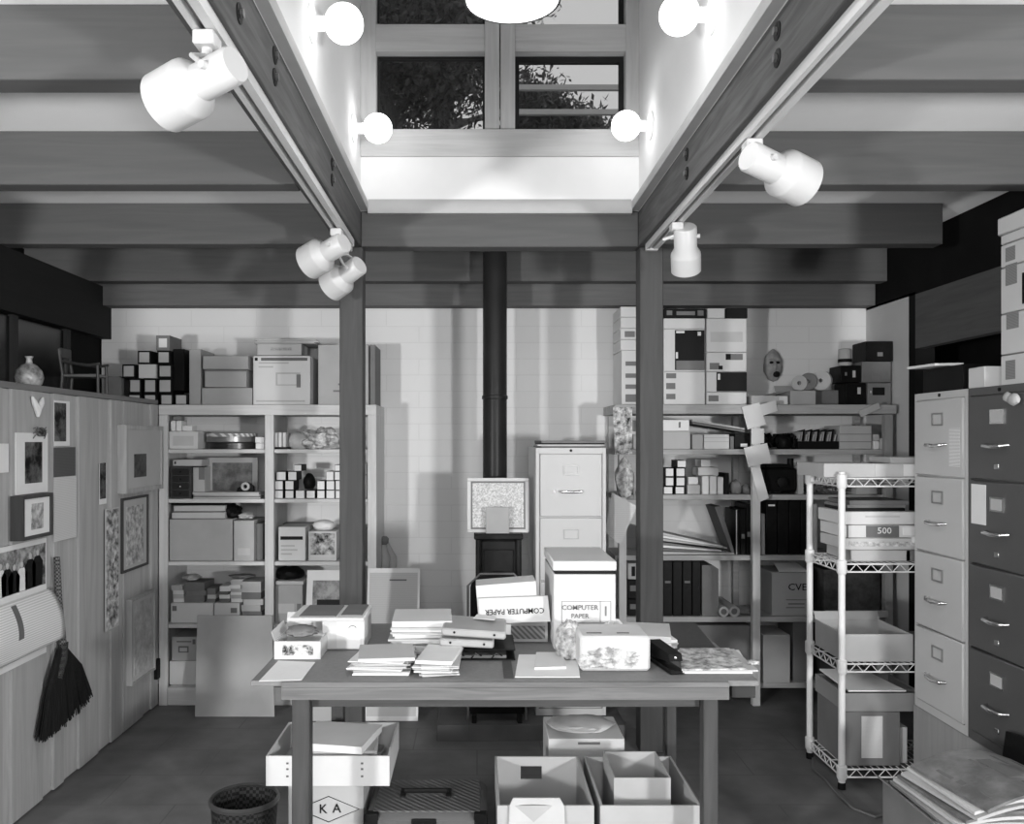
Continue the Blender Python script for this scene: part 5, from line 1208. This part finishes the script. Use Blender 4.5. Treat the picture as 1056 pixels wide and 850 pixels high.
# newspapers
for i, (q, z, lb, m) in enumerate((([(706, 695), (776, 695), (762, 672), (699, 672)], T, 'bottom', PAPER), ([(704, 694), (782, 693), (757, 671), (700, 671)], T+.007, 'middle', PAPERG), ([(703, 692), (770, 691), (752, 670), (701, 670)], T+.013, 'topmost', mat('newsprint', 215, .8, 'print', scale=18, v2=120)))):
    tsheet('newspaper', '%s newspaper of the pile at the right end of the table' % lb, q, m, z, 'newspaper', .0055, 'newspapers at the right end of the table')
lump('crumpled_wrapper', 'small crumpled wrapper at the right corner of the table', 'wrapper', 777, 681, 688, 2.80, .04, .03, CRUMP, 71, T+.014, .4, 3)

# ================================================================ under the table
t = open_box('white corrugated tray full of papers on the lettered carton under the table', -.735, -.305, 2.97, 3.33, .296, .40, WHITEC, name='paper_tray', cat='tray', th=.008)
bm = nb()
for u in (-.66, -.40):
    for zz in (.33, .355, .375): add_box(bm, u-.004, u+.004, 2.9675, 2.9695, zz-.003, zz+.003)
obj('staples', bm, INKG, t)
pile(9, -.64, -.38, 3.02, 3.26, .305, .425, [PAPER, PAPERG, WHITEC, GREYL], 'topmost paper sheaf heaped in the white tray under the table', 'paper sheaf heaped in the white tray under the table', 'sheaves in the white tray', 'paper_sheaf', 'papers', .018, 13, 52)
t = carton('pale carton lettered K A in a diamond under the table', -.665, -.40, 3.0, 3.32, 0, .294, CARDL, name='lettered_carton')
text('lettering', 'K', -.541, 2.997, .203, .045, INK, t); text('lettering', 'A', -.493, 2.997, .205, .045, INK, t)
bm = nb(); cx_, cz_ = -.522, .203
add_tube(bm, [(cx_-.108, 2.998, cz_), (cx_, 2.998, cz_+.045), (cx_+.108, 2.998, cz_), (cx_, 2.998, cz_-.045), (cx_-.108, 2.998, cz_)], .0016, 5)
obj('printed_diamond', bm, INK, t)
# waste basket
t = thing('waste_basket', 'dark round waste basket on the floor left of the table leg', 'waste basket', (-.79, 2.90, 0))
bm = nb(); M = Matrix.Translation((-.79, 2.90, 0))
add_lathe(bm, [(0, .004), (.09, .004), (.112, .28), (.107, .28), (.085, .012), (0, .012)], 40, M); obj('body', bm, BASK, t)
bm = nb(); add_lathe(bm, [(.108, .278), (.117, .274), (.119, .284), (.112, .292), (.106, .286), (.108, .278)], 40, M); obj('rim', bm, mat('dark_rim', 52, .4), t)
# ribbed case
x0, x1, y0, y1 = -.385, .035, 2.93, 3.24
t = thing('ribbed_case', 'grey ribbed vinyl carrying case lying flat under the table', 'case', ((x0+x1)/2, (y0+y1)/2, 0))
bm = nb(); add_box(bm, x0, x1, y0, y1, .002, .11, .012); obj('base', bm, VINYLP, t)
bm = nb(); add_box(bm, x0, x1, y0, y1, .114, .215, .022); lid = obj('lid', bm, VINYLP, t)
bm = nb(); add_box(bm, x0+.025, x1-.025, y0+.02, y1-.02, .212, .218, .002); obj('ribbed_top', bm, VINYL, lid)
for a in (x0, x1-.045):
    bm = nb(); add_box(bm, a-.001, a+.046, y0-.002, y0+.03, .17, .2165, .004); obj('corner_guard', bm, INK, lid)
bm = nb(); add_box(bm, x0+.16, x0+.245, y0-.008, y0+.002, .08, .20, .003); add_box(bm, x0+.17, x0+.235, y0-.012, y0-.008, .15, .19, .002); obj('latch', bm, INK, t)
bm = nb(); hx = x0+.20; add_tube(bm, [(hx-.08, 3.1, .218), (hx-.075, 3.08, .235), (hx+.075, 3.08, .235), (hx+.08, 3.1, .218)], .009, 8)
for s in (-1, 1): add_box(bm, hx+s*.082-.01, hx+s*.082+.01, 3.06, 3.13, .2165, .224)
obj('handle', bm, INK, t)
# crates
t = open_box('open pale carton with a hand hole, left of two under the table', .067, .384, 2.80, 3.24, 0, .30, CARDL, name='open_carton', th=.008, hole=(.165, .245, .215, .265))
bm = nb(); add_prism(bm, [(.10, 2.79, .14), (.29, 2.785, .13), (.285, 2.79, .303), (.275, 2.84, .308), (.12, 2.84, .308), (.105, 2.79, .303)], (0, .006, 0)); tag(obj('hanging_paper', bm, PAPERG), 'pale paper draped over the front edge of the left open carton', 'paper')
t = open_box('open pale carton holding a smaller box, right of two under the table', .405, .735, 2.80, 3.24, 0, .30, CARDL, name='open_carton', th=.008)
t = open_box('smaller pale box standing inside the right open carton', .47, .665, 2.93, 3.18, .01, .34, CARDL, name='inner_box', th=.005)
boxo('divider_flap', .475, .66, 3.05, 3.055, .27, .35, CARDL, t) if False else None
t = carton('white carton with crumpled papers on top, behind the open cartons', .29, .60, 3.47, 3.75, 0, .285, WHITEC)
boxo('hand_slot', .41, .50, 3.468, 3.4695, .262, .272, GREYC, t, 0)
lump('crumpled_paper', 'crumpled paper heap on the white carton under the table', 'paper', 598, 741, 752, 3.6, .28, .2, PAPERG, 81, .287, .2)

# ================================================================ in the wire rack
d = 3.70
t = open_box('long pale tray of folders on the top shelf of the wire rack', 1.50, 2.14, 3.69, 4.0, 1.340, 1.398, GREYL, name='folder_tray', cat='tray')
boxo('front_label', 1.72, 1.84, 3.687, 3.6895, 1.345, 1.395, PAPERG, t, 0); boxo('front_label', 1.842, 1.99, 3.687, 3.6895, 1.345, 1.395, PAPER, t, 0)
pile(4, 1.82, 2.12, 3.72, 3.95, 1.347, 1.425, [PAPERG, GREYL], 'topmost folder lying in the long tray on the wire rack', 'folder lying in the long tray on the wire rack', 'folders in the long tray', 'folder', 'folder', .01, 3, 60)
z = .971
zs = [z, Z(567.5, d), Z(555, d), Z(541.5, d), Z(527.5, d)]
carton('grey tray box at the bottom of the paper ream stack in the wire rack', 1.63, 1.89, 3.72, 3.98, zs[0], zs[1]-.002, GREYL, name='ream_box', group='ream boxes in the wire rack')
carton('open pale ream box, second from the bottom in the wire rack', 1.60, 1.94, 3.71, 3.98, zs[1], zs[2]-.002, PAPERG, name='ream_box', group='ream boxes in the wire rack', labels=((.05, .95, .3, .7, mat('ream_print', 215, .7, 'print', scale=20, v2=130)),))
carton('ream box printed 500 in the wire rack', 1.60, 1.925, 3.71, 3.98, zs[2], zs[3]-.002, WHITEC, name='ream_box', group='ream boxes in the wire rack', labels=((.28, .72, .04, .96, INKG), (.02, .04, 0, 1, INKG), (.77, .97, .2, .85, PAPER)), texts=(('500', .52, .55, .7, PAPER, False, 1.1),))
carton('white ream box topmost of the stack in the wire rack', 1.59, 1.92, 3.71, 3.98, zs[3], zs[4]-.002, WHITEC, name='ream_box', group='ream boxes in the wire rack', labels=((.3, .75, .55, .7, PAPERG),))
pile(3, 1.62, 1.88, 3.73, 3.96, zs[4], zs[4]+.045, [BLACKC, CARDD, INKG], 'topmost dark folder on the ream box stack', 'dark folder lying on the ream box stack', 'dark folders on the ream boxes', 'folder', 'folder', .01, 4, 66)
lump('paper_roll', 'pale rounded packet at the right end of the rack shelf by the filing cabinet', 'packet', 941, 547, 567, 3.75, .08, .1, PAPER, 90, z+.065, .1)
cpx('dark low box right of the ream boxes under the pale rounded packet', 934, 950, 567, z, 3.72, .2, GREYC, name='small_carton')
open_box('open shallow pale carton on the third shelf of the wire rack', 1.585, 1.885, 3.69, 4.0, .542, .66, CARDL, name='open_carton', flaps=(('B', .02, .03),))
carton('dark box of papers right of the open shallow carton in the rack', 1.895, 2.13, 3.70, 3.98, .542, .61, CARDD, name='small_carton')
pile(3, 1.86, 2.12, 3.72, 3.95, .67, .69, [PAPERG, PAPER], 'topmost sheet over the dark box in the rack', 'sheet lying over the dark box in the rack', 'sheets over the dark box in the rack', 'paper_sheet', 'paper', .01, 8, 70) if False else None
t = carton('dark brown carton with white label on the bottom shelf of the wire rack', 1.59, 1.83, 3.69, 3.99, .09, .325, mat('rack_card', 112, .8, var=.08), name='labelled_carton', labels=((.30, .68, .15, .92, mat('label_print', 225, .7, 'text', scale=90, v2=150)),))
open_box('shallow tray carton with papers on the labelled carton in the rack', 1.585, 1.93, 3.69, 4.0, .327, .405, mat('tray_card', 135, .8), name='tray_carton')
sheet('flat_papers', 'pale papers lying over the shallow tray in the rack', [(1.61, 3.70, .409), (1.86, 3.70, .409), (1.80, 3.98, .425), (1.60, 3.99, .425)], PAPER, 'papers', .006)
cpx('pale box right of the labelled carton on the bottom rack shelf', 922, 936, 750, .09, 3.72, .2, PAPERG, name='small_carton')
# cord on the floor
bm = nb(); pts = [S(a, b, .006) for a, b in ((838, 782), (838, 793), (850, 803), (866, 822), (880, 834), (903, 843), (918, 838), (934, 828), (938, 840), (940, 850))]
cu = []
for i in range(len(pts)-1):
    for k in range(4):
        u = k/4; cu.append(tuple(pts[i][j]*(1-u)+pts[i+1][j]*u for j in range(3)))
cu.append(pts[-1]); add_tube(bm, [(a, b, .006) for a, b, c in cu], .0045, 6); tag(obj('power_cord', bm, GREYC), 'grey power cord curling on the floor beside the wire rack', 'cord')

# ================================================================ magazine carton at lower right
x0, x1, y0, y1 = 1.36, 1.72, 2.42, 2.86
t = open_box('brown carton heaped with magazines on the floor at lower right', x0, x1, y0, y1, 0, .36, CARDD, name='magazine_carton', flaps=(('L', .03, .02),))
r = random.Random(5); mm = [PAPER, GREYL, GREYC, PAPERG, BLACKC, mat('magazine_cover', 130, .4, 'print', scale=5, v2=90)]
for i in range(9):
    xx = x0+.03+i*.037
    bm = nb(); add_box(bm, xx, xx+.016+.006*(i % 3), y0+.02, y1-.10, .012, .34-.02*(i % 2), .001)
    tag(obj('magazine', bm, mm[i % 6]), 'magazine standing on edge inside the brown carton at lower right', 'magazine', 'magazines on edge in the carton')
for i in range(6):
    z0 = .363+i*.016; bm = nb(); n = 8; w = .36
    pts = [(-w/2+w*k/n, .012*math.sin(math.pi*k/n)*(1+.5*i)) for k in range(n+1)]
    add_prism(bm, [(a, -.17, b) for a, b in pts] + [(a, -.17, b+.009) for a, b in pts[::-1]], (0, .34, 0))
    o = obj('magazine', bm, mm[(i*2+1) % 6] if i < 5 else MATS['magazine_cover'])
    o.location = (1.55+.01*i, 2.66-.01*i, z0); o.rotation_euler.z = math.radians(r.uniform(-14, 10))
    if i == 5:
        for (a, b, c, e_) in ((-.15, -.03, .02, .09), (-.15, -.06, -.03, .0), (-.02, .03, -.06, .08), (-.14, .0, -.13, -.09), (.06, .15, .05, .12)):
            bm = nb(); zz = lambda x: .012*math.sin(math.pi*(x+w/2)/w)*3.5+.0092
            add_prism(bm, [(a, c, zz(a)), (b, c, zz(b)), (b, e_, zz(b)), (a, e_, zz(a))], (0, 0, .0008))
            bmesh.ops.translate(bm, vec=o.location, verts=bm.verts); obj('cover_print', bm, INKG, o)
    tag(o, 'topmost magazine with printed cover on the heap at lower right' if i == 5 else 'magazine lying in the heap on the brown carton at lower right', 'magazine', 'magazines heaped on the carton')
bm = nb(); add_prism(bm, [(1.66, 2.78, .45), (1.70, 2.72, .47), (1.93, 2.56, .02), (1.76, 2.62, .02)], (.0, .04, .0)) ; bm.free()
t = thing('black_portfolio', 'black portfolio leaning against the cabinet plinth behind the magazines', 'portfolio', (1.80, 2.66, 0))
bm = nb(); add_prism(bm, [(1.745, 2.50, .002), (1.745, 2.93, .002), (1.815, 2.93, .50), (1.815, 2.78, .52), (1.815, 2.50, .30)], (.012, 0, 0)); obj('cover', bm, BLACKL, t)
bm = nb(); add_prism(bm, [(1.80, 2.46, .002), (1.80, 2.94, .002), (1.862, 2.90, .46), (1.862, 2.46, .36)], (.006, 0, 0)); tag(obj('leaning_board', bm, CARDL), 'pale board leaning beside the black portfolio at the lower right corner', 'board')

# ================================================================ light, sky, camera
def area(name, loc, tgt, size, power):
    l = bpy.data.lights.new(name, 'AREA'); l.energy = power; l.size = size; l.shape = 'DISK'
    o = bpy.data.objects.new(name, l); C.objects.link(o); o.location = loc
    o.rotation_euler = (Vector(tgt)-Vector(loc)).to_track_quat('-Z', 'Y').to_euler(); return o
area('studio_flood', (-2.54, -.9, 1.28), (.4, 4.6, 1.6), .3, 130)
area('added_fill_light', (.1, -1.3, 2.1), (0, 4.2, 1.3), 1.3, 52)  # added fill to soften the shadows, not a known lamp
area('studio_flood', (2.34, -.9, 1.28), (-.4, 4.6, 1.6), .3, 130)
w = bpy.data.worlds.new('World'); bpy.context.scene.world = w; w.use_nodes = True
bg = w.node_tree.nodes['Background']; bg.inputs[0].default_value = (1, 1, 1, 1); bg.inputs[1].default_value = .62
cam = bpy.data.cameras.new('Camera'); co = bpy.data.objects.new('Camera', cam); C.objects.link(co)
co.location = (0, 0, E); co.rotation_euler = (math.pi/2, 0, 0)
cam.sensor_width = 36; cam.lens = 36*F/1056; cam.shift_x = (528-VX)/1056; cam.shift_y = (VY-425)/1056; cam.clip_start = .05
sc = bpy.context.scene; sc.camera = co
sc.view_settings.view_transform = 'Standard'; sc.view_settings.look = 'None'; sc.view_settings.exposure = 0; sc.view_settings.gamma = 1
sc.view_settings.use_curve_mapping = False
